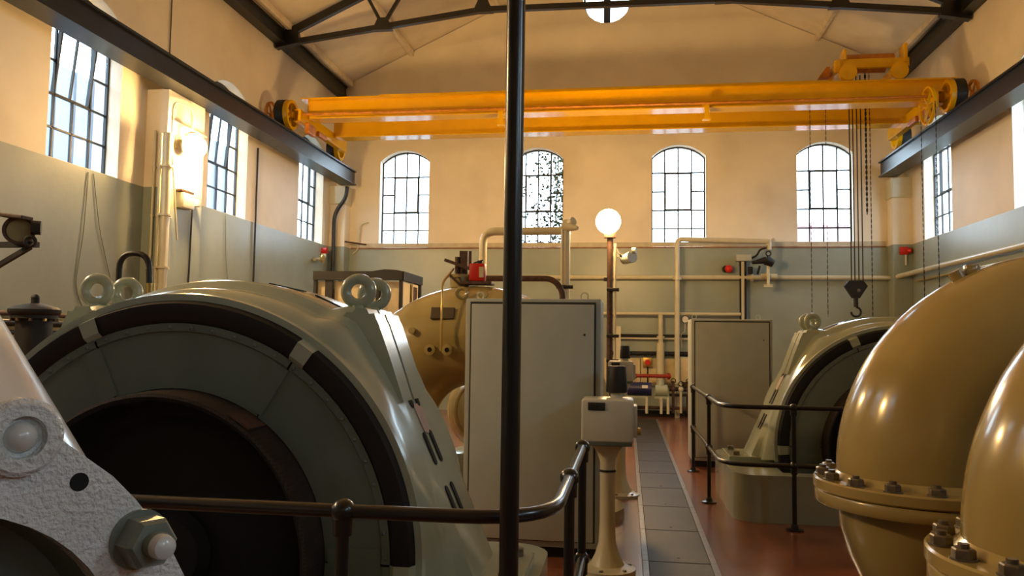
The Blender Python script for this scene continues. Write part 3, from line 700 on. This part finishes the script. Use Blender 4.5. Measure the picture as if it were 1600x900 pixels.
b = B(); cyl(b, (-.315, 2.18, 0), (-.315, 2.18, 7.9), .0265, 24); t = single('pole', 'tall glossy black vertical pole in front of the grey cabinet', 'pole', b, M_black)
b = B(); lathe(b, [(.09, 0), (.09, .012), (.04, .02), (.034, .06)], (-.315, 2.18, 0), (0, 0, 1), 24); obj('base', b, M_black, t)

# ------------------------------------------------------------------ valve actuators on pedestals
def make_act(x, y, zb, label, s=1.0):
    t = thing('valve_actuator', label, 'actuator', (x, y, 0))
    b = B(); lathe(b, [(.2, 0), (.2, .03), (.12, .05), (.085, .12), (.06, .2), (.053, .35), (.053, zb-.12), (.075, zb-.06), (.1, zb-.02), (.1, zb)], (x, y, 0), (0, 0, 1), 32); col = obj('column', b, M_cream, t)
    for i in range(6):
        a = PI/3*i + .3; bb = B(); hexa(bb, (x+.165*math.cos(a), y+.165*math.sin(a), .03), (0, 0, 1), .016, .016); obj('bolt', bb, M_bolt, col)
    b = B(); lathe(b, [(.056, zb-.19), (.06, zb-.19), (.06, zb-.175), (.056, zb-.175)], (x, y, 0), (0, 0, 1), 28, cap=False); obj('collar', b, M_blackm, col)
    b = B(); box(b, (x, y, zb+.175*s), (.36*s, .3*s, .30*s), .018, seg=3); obj('housing', b, M_act, t)
    b = B(); box(b, (x, y, zb+.03), (.345*s, .29*s, .055), .008); obj('base_tray', b, M_shield, t)
    b = B(); box(b, (x-.075*s, y-.152*s, zb+.275*s), (.12*s, .01, .055*s), .004); g = obj('window_grille', b, M_cabdk, t)
    b = B()
    for i in range(7): box(b, (x+(-.075-.048+.016*i)*s, y-.158*s, zb+.275*s), (.004, .004, .04*s))
    obj('grille_bars', b, M_blackm, g, 0, kind='stuff')
    b = B(); box(b, (x+.19*s, y, zb+.17*s), (.03, .22*s, .22*s), .008); obj('side_cover', b, M_act, t)
    b = B(); cyl(b, (x+.195*s, y-.05*s, zb+.1*s), (x+.23*s, y-.05*s, zb+.1*s), .025*s, 14); obj('knob', b, M_plated, t)
    b = B(); cyl(b, (x+.06*s, y+.08*s, zb+.32*s), (x+.06*s, y+.08*s, zb+.37*s), .045*s, 16); obj('neck', b, M_act, t)
    b = B(); lathe(b, [(.072*s, .36*s), (.076*s, .37*s), (.066*s, .54*s), (.06*s, .55*s)], (x+.06*s, y+.08*s, zb), (0, 0, 1), 24); obj('indicator_cap', b, M_blackm, t)
    return t
make_act(-.13, 5.72, .88, 'grey valve actuator box on a flared pedestal at the handrail end')
make_act(-.06, 8.5, 1.17, 'second smaller valve actuator with black cap further along the walkway', .72)

# ------------------------------------------------------------------ lamps
def globe(bm, c, r): sphere(bm, c, r, 24, 16)
LX, LY = -.275, 13.0
t = thing('lamp_post', 'glowing orange sodium lamp on a dark post beside the walkway', 'lamp', (LX, LY, 0))
b = B(); cyl(b, (LX, LY, 0), (LX, LY, 3.35), .05, 14); obj('post', b, M_rust, t)
b = B(); cyl(b, (LX+.085, LY-.06, .02), (LX+.085, LY-.06, 3.2), .022, 10); co = obj('conduit', b, M_cream, t)
for z in (.6, 1.3, 1.7, 2.45):
    b = B(); box(b, (LX+.05, LY-.03, z), (.2, .16, .05), .008); obj('clamp', b, M_blackm, co, 0)
b = B(); globe(b, (LX-.03, LY-.08, 3.56), .2); obj('globe', b, emit_mat('sodium_glow_post', SODIUM, LAMP_A), t)
b = B(); cyl(b, (LX, LY, 3.3), (LX, LY, 3.42), .1, 14); obj('lamp_holder', b, M_rust, t)
b = B(); bar(b, (LX, LY, 3.05), (LX+.28, LY, 2.98), .03, .05); cyl(b, (LX+.22, LY+.08, 2.95), (LX+.36, LY-.12, 2.98), .075, 14, .1); cyl(b, (LX+.36, LY-.1, 3.08), (LX+.42, LY-.12, 3.08), .05, 12); bar(b, (LX+.1, LY, 3.12), (LX+.26, LY, 2.86), .03, .03); obj('spotlight', b, M_cab, t)
b = B(); box(b, (LX-.07, LY, 2.62), (.06, .06, .06)); obj('clip', b, M_blackm, t, 0)
def wall_lamp(y, label, power, nm):
    t = thing('wall_lamp', label, 'lamp', (-6.45, y, 4.42))
    b = B(); bar(b, (-6.56, y, 4.45), (-6.36, y, 4.45), .04, .04); box(b, (-6.55, y, 4.45), (.03, .18, .2), .008); obj('bracket', b, M_cream, t, 0)
    b = B(); lathe(b, [(.06, .17), (.1, .14), (.1, .1)], (-6.34, y, 4.42), (0, 0, 1), 20); obj('lamp_holder', b, M_cream, t)
    b = B(); globe(b, (-6.28, y, 4.38), .16); obj('globe', b, emit_mat(nm, SODIUM, power), t)
    b = B(); lathe(b, [(.0, -.185), (.09, -.165), (.13, -.125), (.137, -.13), (.1, -.175), (.0, -.2)], (-6.28, y, 4.38), (1, 0, 0), 28, cap=False); obj('reflector', b, M_cream, t)
wall_lamp(10.72, 'glowing orange sodium lamp on the left wall pilaster under the crane rail', LAMP_B, 'sodium_glow_wall')
wall_lamp(3.6, 'matching sodium lamp on the nearer left pilaster by the rusty floodlight', LAMP_D, 'sodium_glow_near')

# ------------------------------------------------------------------ foreground casting, lower left
ang = math.radians(60); nP = V(math.sin(ang), -math.cos(ang), 0); tP = V(math.cos(ang), math.sin(ang), 0)   # outward normal, in-plane right
pC = V(-1.025, 1.032, 0)      # in-plane origin under the bore's middle
zB = 1.013
t = thing('bearing_housing', 'rough grey painted casting with a big hex nut at lower left', 'casting', (-1.15, 1.1, 0))
outl = [(-.207+.703*math.cos(math.radians(a)), .859+.703*math.sin(math.radians(a))) for a in range(-25, 50, 5)]
outl += [(.207, 1.423), (.166, 1.463), (.11, 1.492), (.03, 1.512), (-.08, 1.52), (-.25, 1.49), (-.4, 1.35), (-.5, 1.1), (-.5, .8), (-.4, .56)]
bore = [(.0 + .322*math.cos(2*PI*i/48), zB + .322*math.sin(2*PI*i/48)) for i in range(48)]
hole = [(.2365 + .0145*math.cos(2*PI*i/16) - .0, 1.354 + .0145*math.sin(2*PI*i/16)) for i in range(16)]
b = B(); prism(b, outl, pC, tP, (0, 0, 1), -nP, .07, [bore])
bmesh.ops.subdivide_edges(b, edges=[e for e in b.edges if e.calc_length() > .12], cuts=1)
obj('flange', b, M_cast, t, 35)

b = B(); lathe(b, [(.330, -.02), (.322, -.05), (.31, -.14), (.25, -.16), (.12, -.16), (.11, -.06), (0, -.06)], pC+V(0, 0, zB), nP, 48, cap=False); obj('bore_lining', b, M_shield, t)
def inP(u, z, d=0): return pC + tP*u + V(0, 0, z) + nP*d
b = B(); lathe(b, [(.062, -.01), (.062, .012), (.054, .02), (.034, .02), (.032, .004), (.0, .004)], inP(.139, 1.437), nP, 32, cap=False); bo = obj('boss', b, M_cast, t)
b = B(); sphere(b, inP(.139, 1.437, .0), .026, 18, 12); obj('stud_end', b, M_castsm, bo)
b = B(); cyl(b, inP(.2335, 1.354, -.02), inP(.2335, 1.354, .0012), .0155, 18); obj('bolt_hole', b, M_dark, t)  # solid dark disc at the face, shade of the hole as colour
b = B(); cyl(b, inP(.339, 1.241, 0), inP(.339, 1.241, .008), .052, 28); hexa(b, inP(.339, 1.241, .008), nP, .046, .05, .2); nu = obj('hex_nut', b, M_hexnut, t, 20)
b = B(); lathe(b, [(.0215, .05), (.0215, .083), (.019, .094), (.010, .1), (0, .101)], inP(.339, 1.241), nP, 24); obj('stud', b, M_castsm, nu)
b = B(); lathe(b, [(.0222+.0008*(i % 2), .059+.003*i) for i in range(7)], inP(.339, 1.241), nP, 24, cap=False); obj('thread', b, M_gendk, nu)
b = B(); hexa(b, inP(.40, 1.185, -.075), -nP, .04, .04); obj('hex_nut', b, M_hexnut, t, 20)
BODY_P, ax_ = V(-1.313, 1.352, 1.212), V(-.298, .101, .286).normalized()
b = B()
lathe(b, [(.30, -.12), (.30, .0), (.30, .5), (.30, .9)], BODY_P, ax_, 56); obj('smooth_body', b, M_castsm, t)
b = B(); box(b, (-1.5, 1.3, .25), (.9, .7, .5), .03); obj('pedestal', b, M_gen, t)

# ------------------------------------------------------------------ left side clutter
t = thing('valve_column', 'black iron valve column with flanged lid at the left edge', 'column', (-4.49, 5.5, 0))
b = B(); cyl(b, (-4.49, 5.5, 0), (-4.49, 5.5, 1.74), .125, 28); obj('barrel', b, M_blackm, t)
b = B(); lathe(b, [(.16, 1.72), (.16, 1.745), (.17, 1.75), (.18, 1.77), (.18, 1.79), (.15, 1.81), (.06, 1.835), (0, 1.84)], (-4.49, 5.5, 0), (0, 0, 1), 36); li = obj('lid', b, M_blackm, t)
b = B(); cyl(b, (-4.49, 5.5, 1.83), (-4.49, 5.5, 1.87), .03, 14); sphere(b, (-4.49, 5.5, 1.88), .03, 14, 8); obj('knob', b, M_blackm, li)
for i in range(10):
    a = 2*PI*i/10+.2; b = B(); hexa(b, (-4.49+.15*math.cos(a), 5.5+.15*math.sin(a), 1.70), (0, 0, 1), .014, .022); obj('bolt', b, M_plated if i == 9 else M_rust, li)
t = thing('floodlight', 'unlit rusty floodlight on a black bracket at the left edge', 'lamp', (-4.06, 4.5, 0))
b = B(); cyl(b, (-4.06, 4.5, 0), (-4.06, 4.5, 2.2), .03, 14); obj('post', b, M_blackm, t)
b = B(); bar(b, (-4.06, 4.5, 2.165), (-3.68, 4.5, 2.165), .04, .035); bar(b, (-4.04, 4.5, 1.98), (-3.73, 4.5, 2.15), .03, .028); bar(b, (-3.94, 4.5, 2.0), (-3.94, 4.5, 2.17), .03, .05); obj('bracket', b, M_blackm, t, 0)
b = B(); hx = V(.45, -.85, .1).normalized()
lathe(b, [(.0, -.09), (.07, -.085), (.085, -.02), (.093, .03), (.078, .03), (.07, .0), (0, -.01)], (-3.79, 4.48, 2.25), hx, 28, cap=False); obj('housing', b, M_rust, t)
b = B(); lathe(b, [(.0, .012), (.072, .012)], (-3.79, 4.48, 2.25), hx, 28, cap=False); obj('lens', b, mat('dusty_lens', (150, 140, 105), .15), t)
b = B(); box(b, (-3.80, 4.45, 2.335), (.17, .1, .025), .006, rot=Matrix.Rotation(.12, 3, 'Y')); obj('hood', b, M_rust, t, 0)
b = B(); cyl(b, (-3.705, 4.47, 2.27), (-3.66, 4.5, 2.27), .045, 16); ring(b, (-3.69, 4.45, 2.18), (.3, -1, 0), .03, .012, 18, 8); obj('swivel', b, M_blackm, t)
b = B(); pipe(b, [(-3.18, 4.6, 1.58), (-3.18, 4.6, 2.12), (-2.98, 4.6, 2.12), (-2.95, 4.6, 1.58)], .019, .14, 12); h_ = single('hose', 'black looped hose arching up behind the left motor lifting eyes', 'hose', b, M_rubber)
b = B(); cyl(b, (-2.955, 4.6, 1.85), (-2.96, 4.6, 1.93), .026, 12); obj('fitting', b, M_plated, h_)
b = B(); box(b, (-3.05, 4.57, 1.0), (.5, .25, 1.16), .02); single('terminal_box', 'grey terminal box under the black looped hose behind the motor', 'box', b, M_gen)
for z, r, m, lab in ((1.83, .03, M_rust, 'uppermost rusty pipe low along the left wall'), (1.73, .045, M_steel, 'thick steel pipe second down along the left wall'), (1.62, .028, M_blackm, 'black pipe third down along the left wall'), (1.5, .012, M_cream, 'thin pale pipe lowest along the left wall')):
    b = B(); cyl(b, (-6.75, 3.2, z), (-6.75, 10.4, z), r, 14); q = single('wall_pipe', lab, 'pipe', b, m)
    b = B()
    for y in (4.4, 6.2, 8.0, 9.8): box(b, (-6.83, y, z), (.14, .03, .04))
    obj('bracket', b, M_blackm, q, 0)

# conduits and fittings on the pilaster
for i, (x, y, r, z0, z1, m, lab) in enumerate(((-6.72, 10.40, .018, .4, 4.55, M_cream, 'thin cream conduit nearest the wall on the left pilaster'),
        (-6.62, 10.39, .022, .4, 4.5, M_cream, 'second thin cream conduit on the left pilaster side'),
        (-6.50, 10.36, .06, .4, 4.5, M_cream, 'thick cream pipe up the corner of the left pilaster'),
        (-6.53, 10.5, .018, .4, 4.2, M_white, 'pale conduit on the front face of the left pilaster'))):
    b = B()
    cyl(b, (x, y, z0), (x, y, z1), r, 14)
    q = single('conduit', lab, 'pipe', b, m)
    b = B()
    for z in (2.55, 3.3, 4.0): cyl(b, (x, y, z), (x, y, z+.03), r*1.5, 12); box(b, (x+.0, y+.03, z+.015), (r*2.4, .05, .02))
    obj('clamp', b, m, q)
b = B(); pipe(b, [(-6.5, 10.7, 3.0), (-6.5, 10.46, 4.4), (-6.5, 10.46, 5.0), (-6.5, 11.0, 5.05), (-6.5, 11.0, 4.6)], .014, .15, 8); single('cable', 'cream cable arching over the left pilaster face to the lamp', 'cable', b, M_cream)
b = B(); cyl(b, (-6.52, 10.5, 4.72), (-6.52, 11.42, 4.72), .014, 8); single('cable', 'cream cable run level across the left pilaster face', 'cable', b, M_cream)
t = thing('junction_box', 'white junction box on the left pilaster under the glowing lamp', 'box', (-6.5, 10.86, 3.5))
b = B(); box(b, (-6.49, 10.86, 3.6), (.13, .3, .22), .01); obj('case', b, M_white, t)
b = B(); box(b, (-6.50, 10.86, 3.74), (.1, .34, .04), .01); obj('cover', b, M_rust, t)
t = thing('camera_unit', 'tiny white sensor beside the junction box on the pilaster', 'sensor', (-6.5, 11.17, 3.5))
b = B(); box(b, (-6.5, 11.17, 3.63), (.1, .09, .12), .01); obj('case', b, M_white, t)
b = B(); pipe(b, [(-6.54, 11.14, 3.58), (-6.54, 11.12, 2.6), (-6.54, 11.08, 1.5)], .013, .1, 6); obj('lead', b, M_blackm, t)
def strand(pts, r, lab, m=M_blackm):
    b = B(); pipe(b, pts, r, .2, 6); return single('cable', lab, 'cable', b, m)
strand([(-6.87, 13.88, 5.15), (-6.87, 13.88, 1.5)], .017, 'dark cable hanging straight down between the second and third left windows')
strand([(-6.88, 10.92, 7.3), (-6.88, 10.92, 5.5)], .008, 'thin dark cable from the roof down to the left crane rail')
strand([(-6.89, 9.25, 3.7), (-6.88, 9.2, 2.9), (-6.89, 9.1, 2.2), (-6.89, 9.3, 1.9)], .006, 'thin grey wire hanging under the nearest left window', M_shield)
strand([(-6.89, 9.35, 3.7), (-6.88, 9.5, 3.0), (-6.89, 9.9, 2.1)], .005, 'slanting thin wire right of the wire under the nearest left window', M_shield)
strand([(-6.89, 12.8, 3.7), (-6.88, 12.85, 2.9), (-6.89, 13.1, 2.1)], .006, 'thin grey wire hanging under the middle left window', M_shield)
b = B(); pipe(b, [(-6.43, 17.5, 5.12), (-6.46, 17.5, 4.85), (-6.73, 17.5, 4.5), (-6.73, 17.5, 3.4), (-6.76, 17.5, 2.7)], .045, .25, 12); single('hose', 'black hose curving down the left far corner pilaster', 'hose', b, M_rubber)
t = thing('alarm_sounder', 'red alarm sounder beside the far left corner', 'alarm', (-6.82, 17.25, 3.5))
b = B(); cyl(b, (-6.9, 17.25, 3.6), (-6.78, 17.25, 3.6), .07, 16); obj('body', b, M_red, t)
b = B(); box(b, (-6.84, 17.2, 3.48), (.1, .08, .09), .01); obj('case', b, M_white, t)
t = thing('wall_valve', 'small brass and white valve under the alarm on the left wall', 'valve', (-6.84, 16.8, 3.3))
b = B(); cyl(b, (-6.9, 16.75, 3.35), (-6.65, 16.75, 3.35), .03, 10); cyl(b, (-6.8, 16.6, 3.33), (-6.8, 17.1, 3.4), .035, 10); obj('body', b, M_cream, t)
b = B(); cyl(b, (-6.66, 16.65, 3.35), (-6.62, 16.65, 3.35), .09, 14); obj('handwheel', b, M_plated, t)
strand([(-6.42, 17.96, 3.6), (-6.3, 17.96, 3.7), (-6.25, 17.96, 4.3), (-6.05, 17.96, 4.35)], .016, 'thin pipe elbowing up the end wall by the left corner', M_cream)
strand([(-6.5, 17.62, 3.85), (-6.1, 17.96, 3.82)], .02, 'short rusty pipe stub across the left corner', M_rust)

# framed switchboard in the far left corner
t = thing('switchboard', 'black framed switchboard with cream panels in the far left corner', 'switchboard', (-4.2, 12.5, 0))
x0, x1, y0, y1, zt = -4.92, -3.46, 12.0, 13.1, 2.66
for x, y, w_ in ((x0+.03, y0, .05), (-4.66, y0, .12), (-3.86, y0, .06), (x1-.03, y0, .05), (x0+.03, y1, .06), (x1-.03, y1, .06)):
    b = B(); box(b, (x, y, zt/2), (w_, .06, zt)); obj('post', b, M_blackm, t, 0)
b = B(); prism(b, [(x0, zt-.14), (x1, zt-.14), (x1, zt), (x1-.1, zt+.02), (-3.75, zt+.03), (-3.95, zt), (x0, zt)], (0, y0-.05, 0), (1, 0, 0), (0, 0, 1), (0, 1, 0), .08); obj('top_rail', b, M_blackm, t, 0)
b = B(); box(b, (x1-.02, (y0+y1)/2, zt-.07), (.08, y1-y0+.06, .14)); obj('top_rail', b, M_blackm, t, 0)
for xa, xb in ((x0+.06, -4.73), (-4.58, -3.9), (-3.82, x1-.06)):
    b = B(); box(b, ((xa+xb)/2, y0+.05, 1.25), (xb-xa, .04, 2.5)); obj('panel', b, M_wood, t, 0)
b = B(); box(b, (x1-.06, 12.3, 1.25), (.04, .5, 2.5)); obj('panel', b, M_wood, t, 0)
b = B(); box(b, (x1-.05, 12.75, 2.2), (.05, .3, .6)); wv = obj('window_panel', b, M_rust, t, 0)
b = B(); prism(b, [(12.58, 1.88), (12.92, 1.88), (12.92, 2.5), (12.58, 2.5)], (x1-.035, 0, 0), (0, 1, 0), (0, 0, 1), (1, 0, 0), .03, [[(12.62, 1.92), (12.88, 1.92), (12.88, 2.46), (12.62, 2.46)]]); obj('window_trim', b, M_wood, wv, 0)
b = B(); box(b, ((x0+x1)/2, (y0+y1)/2+.05, 1.2), (x1-x0-.3, y1-y0-.35, 2.4)); obj('core', b, M_shield, t, 0)

# ------------------------------------------------------------------ end wall pipework
def pipe_thing(name, pts, r, m, lab, bend=.12, fl=()):
    t = single(name, lab, 'pipe', (lambda b: (pipe(b, pts, r, bend, 14), b)[1])(B()), m)
    for p, a in fl:
        b = B(); p = Vector(p); a = Vector(a); cyl(b, p-a*.03, p+a*.03, r*1.7, 18); obj('flange', b, m, t)
    return t
tp = pipe_thing('vent_pipe', [(-2.2, 12, 0), (-2.2, 12, 3.28), (-.99, 12, 3.28)], .062, M_cream, 'cream bent vent pipe rising beside the black pole', .2, [((-1.83, 12, 3.28), (1, 0, 0)), ((-1.79, 12, 3.28), (1, 0, 0))])
b = B(); cyl(b, (-1.81, 12, 3.28), (-1.81, 12, 3.52), .05, 14); obj('valve_stem', b, M_cream, tp)
tp = pipe_thing('vent_pipe', [(-.92, 12, 0), (-.92, 12, 3.36), (-.8, 11.9, 3.42)], .065, M_cream, 'upright cream vent pipe with hooded top left of the lamp post', .1)
b = B(); cyl(b, (-.93, 12, 3.36), (-.74, 11.85, 3.3), .1, 16, .03); obj('hood', b, M_cream, tp)
b = B(); cyl(b, (-.97, 11.95, 3.3), (-.97, 11.95, 2.2), .025, 10); obj('conduit', b, M_cream, tp)
b = B(); cyl(b, (-1.05, 11.9, 2.42), (-.8, 11.9, 2.42), .03, 10); obj('clamp', b, M_blackm, tp)
pipe_thing('exhaust_pipe', [(-1.9, 9.2, 2.33), (-.86, 9.2, 2.33), (-.74, 9.2, 2.2), (-.74, 9.2, 0)], .035, M_rust, 'dark brown pipe bending down behind the grey cabinet', .2)
Y = 17.86
pipe_thing('wall_pipe', [(-3.2, Y, 3.05), (5.6, Y, 3.05)], .05, M_cream, 'long level cream pipe halfway up the end wall', .1, [((2.7, Y, 3.05), (1, 0, 0)), ((3.15, Y, 3.05), (1, 0, 0))])
pipe_thing('wall_pipe', [(5.62, 17.7, 3.05), (5.78, 17.3, 3.1), (5.82, 8, 3.12)], .05, M_cream, 'cream pipe running along the right wall over the big elbow', .2)
pipe_thing('wall_pipe', [(5.86, 17.2, 2.93), (5.86, 8, 2.95)], .02, M_plated, 'thin brassy pipe beneath the cream pipe on the right wall', .2)
pipe_thing('stand_pipe', [(1.08, 17.55, 0), (1.08, 17.55, 3.86), (3.0, 17.55, 3.8)], .055, M_cream, 'tall cream stand pipe turning level under the third end window', .12, [((1.08, 17.55, 3.0), (0, 0, 1)), ((1.08, 17.55, .75), (0, 0, 1))])
pipe_thing('wall_pipe', [(-.6, 17.8, 2.24), (2.45, 17.8, 2.24)], .035, M_cream, 'slim cream pipe level with the right cabinet top on the end wall', .1)
pipe_thing('stand_pipe', [(.735, 17.7, .2), (.735, 17.7, 2.22)], .05, M_cream, 'shorter cream stand pipe between the lamp post and tall stand pipe', .1, [((.735, 17.7, 1.72), (0, 0, 1))])
b = B(); cyl(b, (.73, 17.68, .6), (.73, 17.68, 1.6), .085, 16); single('pipe_lagging', 'thick pale lagging round the shorter cream stand pipe', 'lagging', b, M_cream)
pipe_thing('wall_pipe', [(-.4, 17.9, 1.76), (1.9, 17.9, 1.76)], .028, M_blackm, 'upper black pipe on the end wall beyond the walkway', .1)
pipe_thing('wall_pipe', [(-.4, 17.9, 1.69), (1.9, 17.9, 1.69)], .02, M_cream, 'thin cream pipe just under the upper black pipe', .1)
t = pipe_thing('cable_bundle', [(-.4, 17.92, 1.36), (1.9, 17.92, 1.37)], .045, M_blackm, 'lumpy black cable bundle on the end wall above the cream boards', .1)
b = B()
for i in range(14): sphere(b, (-.2+.15*i, 17.9, 1.35), .05, 10, 6, (1.3, 1, .8))
obj('ties', b, M_blackm, t, kind='stuff')
for i, (xa, xb) in enumerate(((-.5, .3), (.31, 1.1), (1.11, 1.9))):
    b = B(); box(b, ((xa+xb)/2, 17.97, .95), (xb-xa-.015, .04, .6), .005)
    single('wall_board', ('cream wall board left of the red emergency stop', 'cream wall board behind the red emergency stop', 'cream wall board beside the beige meter box')[i], 'board', b, M_wood, smooth=0)
pipe_thing('wall_pipe', [(-.4, 17.6, .88), (.95, 17.6, .88)], .04, M_redpipe, 'red pipe crossing low in front of the cream wall boards', .1, [((.9, 17.6, .88), (1, 0, 0))])
t = thing('emergency_stop', 'red emergency stop button on a yellow box on the end wall', 'switch', (.46, 17.9, 1.1))
b = B(); box(b, (.46, 17.9, 1.17), (.2, .1, .2), .01); obj('case', b, M_plated, t)
b = B(); cyl(b, (.46, 17.85, 1.17), (.46, 17.8, 1.17), .06, 16); obj('button', b, M_red, t)
b = B(); cyl(b, (.46, 17.92, .3), (.46, 17.92, 1.08), .015, 8); obj('conduit', b, M_blackm, t)
t = thing('meter_box', 'plain beige meter box on the end wall by the tall stand pipe', 'box', (1.27, 17.8, .8))
b = B(); box(b, (1.27, 17.8, 1.02), (.42, .25, .56), .015); obj('case', b, M_cab, t)
b = B(); box(b, (1.27, 17.66, 1.02), (.38, .02, .52), .006); obj('door', b, M_wood, t)
t = thing('pressure_gauge', 'round white pressure gauge on a curled pipe above the meter box', 'gauge', (1.27, 17.8, 2.0))
b = B(); cyl(b, (1.27, 17.9, 2.12), (1.27, 17.82, 2.12), .085, 20); obj('case', b, M_blackm, t)
b = B(); cyl(b, (1.27, 17.83, 2.12), (1.27, 17.81, 2.12), .072, 20); obj('dial', b, M_white, t)
b = B(); pipe(b, [(1.27, 17.88, 2.04), (1.27, 17.88, 1.85), (1.18, 17.88, 1.8), (1.2, 17.88, 1.5)], .012, .08, 6); obj('tube', b, M_cream, t)
# small pump set at the end of the walkway
t = thing('small_pump', 'small pump with dark blue motor at the walkway end', 'pump', (.45, 17.1, 0))
b = B(); cyl(b, (.02, 17.1, .62), (.52, 17.1, .62), .14, 20)
for i in range(8): cyl(b, (.07+.05*i, 17.1, .62), (.085+.05*i, 17.1, .62), .155, 18)
mo = obj('motor', b, M_blue, t)
b = B(); box(b, (.38, 16.95, .68), (.12, .01, .06)); obj('rating_plate', b, M_white, mo, 0)
b = B(); cyl(b, (.6, 17.1, .6), (.85, 17.1, .6), .12, 18); cyl(b, (.72, 17.1, .6), (.72, 17.1, .82), .09, 14, .06); obj('pump_head', b, M_gen, t)
b = B(); box(b, (.2, 17.1, .46), (.5, .24, .05)); box(b, (.73, 17.1, .46), (.3, .24, .05)); obj('bed', b, M_gen, t, 0)
for x in (.0, .42, .72, .86):
    b = B(); cyl(b, (x, 17.0, .12), (x, 17.0, .46), .03, 10); obj('leg', b, M_cream, t)
t = thing('valve_manifold', 'dark valve manifold cluttered beside the small blue pump', 'valves', (1.2, 17.2, 0))
b = B(); cyl(b, (.9, 17.3, .62), (1.75, 17.3, .62), .045, 12); cyl(b, (.9, 17.3, .5), (1.75, 17.3, .5), .03, 10); obj('header', b, M_blackm, t)
for i, x in enumerate((.98, 1.14, 1.3, 1.5)):
    b = B(); cyl(b, (x, 17.28, .12), (x, 17.28, .8-.06*(i % 2)), .03, 10); sphere(b, (x, 17.28, .62), .06, 12, 8); obj('valve_body', b, M_cream if i % 2 else M_rust, t)
    b = B(); ring(b, (x, 17.24, .8-.06*(i % 2)), (0, 1, .3), .05, .01, 16, 6); obj('handwheel', b, M_steel, t)
b = B(); box(b, (1.3, 17.3, .3), (.1, .1, .36)); obj('support', b, M_blackm, t, 0)
pipe_thing('floor_pipe', [(-.3, 17.3, .22), (1.8, 17.3, .22)], .035, M_rust, 'rusty pipe low over the black plinth at the walkway end', .1)
b = B(); box(b, (-.2, 17.6, 1.15), (.14, .1, 1.6)); single('trunking', 'pale upright trunking on the end wall behind the lamp post', 'trunking', b, M_cream, smooth=0)

# hoist bracket and fittings on the end wall above the right cabinet
t = thing('hoist_bracket', 'dark post with box head on the end wall above the right cabinet', 'bracket', (2.5, 17.8, 2.0))
b = B(); box(b, (2.46, 17.85, 2.7), (.05, .06, 1.5)); box(b, (2.56, 17.85, 2.7), (.04, .06, 1.5)); obj('post', b, M_truss, t, 0)
b = B(); box(b, (2.5, 17.82, 2.7), (.06, .02, 1.5)); obj('post_face', b, M_cream, t, 0)
b = B(); box(b, (2.52, 17.82, 3.47), (.32, .2, .14), .01); obj('head', b, M_cab, t)
b = B(); box(b, (2.66, 17.8, 3.2), (.1, .08, .16), .01); cyl(b, (2.82, 17.85, 3.12), (2.86, 17.8, 3.3), .025, 8); obj('switch', b, M_blackm, t)
b = B(); pipe(b, [(2.66, 17.8, 3.46), (2.8, 17.78, 3.52), (2.86, 17.78, 3.66), (2.98, 17.7, 3.68)], .022, .1, 8); obj('cable', b, M_blackm, t)
t = thing('chain_hoist', 'little dark hoist with tapered body hanging at the stand pipe end', 'hoist', (3.0, 17.6, 3.0))
b = B(); cyl(b, (3.02, 17.55, 3.84), (3.02, 17.55, 3.62), .045, 10); cyl(b, (2.95, 17.55, 3.72), (3.12, 17.55, 3.86), .03, 8); obj('hanger', b, M_cream, t)
b = B(); ring(b, (3.0, 17.55, 3.54), (0, 1, 0), .05, .016, 16, 6); obj('hook', b, M_blackm, t)
b = B(); cyl(b, (2.66, 17.55, 3.34), (2.95, 17.55, 3.4), .03, 12, .08); cyl(b, (2.95, 17.55, 3.4), (3.1, 17.55, 3.32), .11, 14, .08); cyl(b, (3.0, 17.55, 3.4), (3.0, 17.55, 3.5), .04, 10); obj('body', b, M_blackm, t)
b = B(); cyl(b, (3.0, 17.6, 3.3), (3.0, 17.6, 2.85), .035, 10); box(b, (3.0, 17.6, 2.85), (.18, .06, .06)); cyl(b, (2.86, 17.7, 3.06), (3.2, 17.7, 3.06), .06, 12); obj('tee', b, M_cream, t)
t = thing('warning_light', 'small red warning light on the end wall beside the dark post', 'light', (2.2, 17.9, 3.2))
b = B(); cyl(b, (2.15, 17.98, 3.24), (2.15, 17.86, 3.24), .075, 16); obj('base', b, M_blackm, t)
b = B(); sphere(b, (2.21, 17.85, 3.24), .085, 16, 10); obj('lens', b, M_red, t)
t = thing('call_point', 'red fire call point on the right far corner pilaster', 'alarm', (5.7, 17.6, 3.5))
b = B(); box(b, (5.76, 17.61, 3.6), (.16, .07, .16), .01); obj('case', b, M_red, t)
b = B(); cyl(b, (5.84, 17.6, 3.6), (5.9, 17.56, 3.6), .05, 12); obj('sounder', b, M_red, t)
b = B(); cyl(b, (5.8, 17.62, 3.3), (5.8, 17.62, 3.52), .02, 8); obj('conduit', b, M_white, t)
b = B(); box(b, (5.72, 17.6, 2.05), (.12, .06, .12), .01); single('call_point', 'lower red call point half hidden above the right motor', 'alarm', b, M_red)
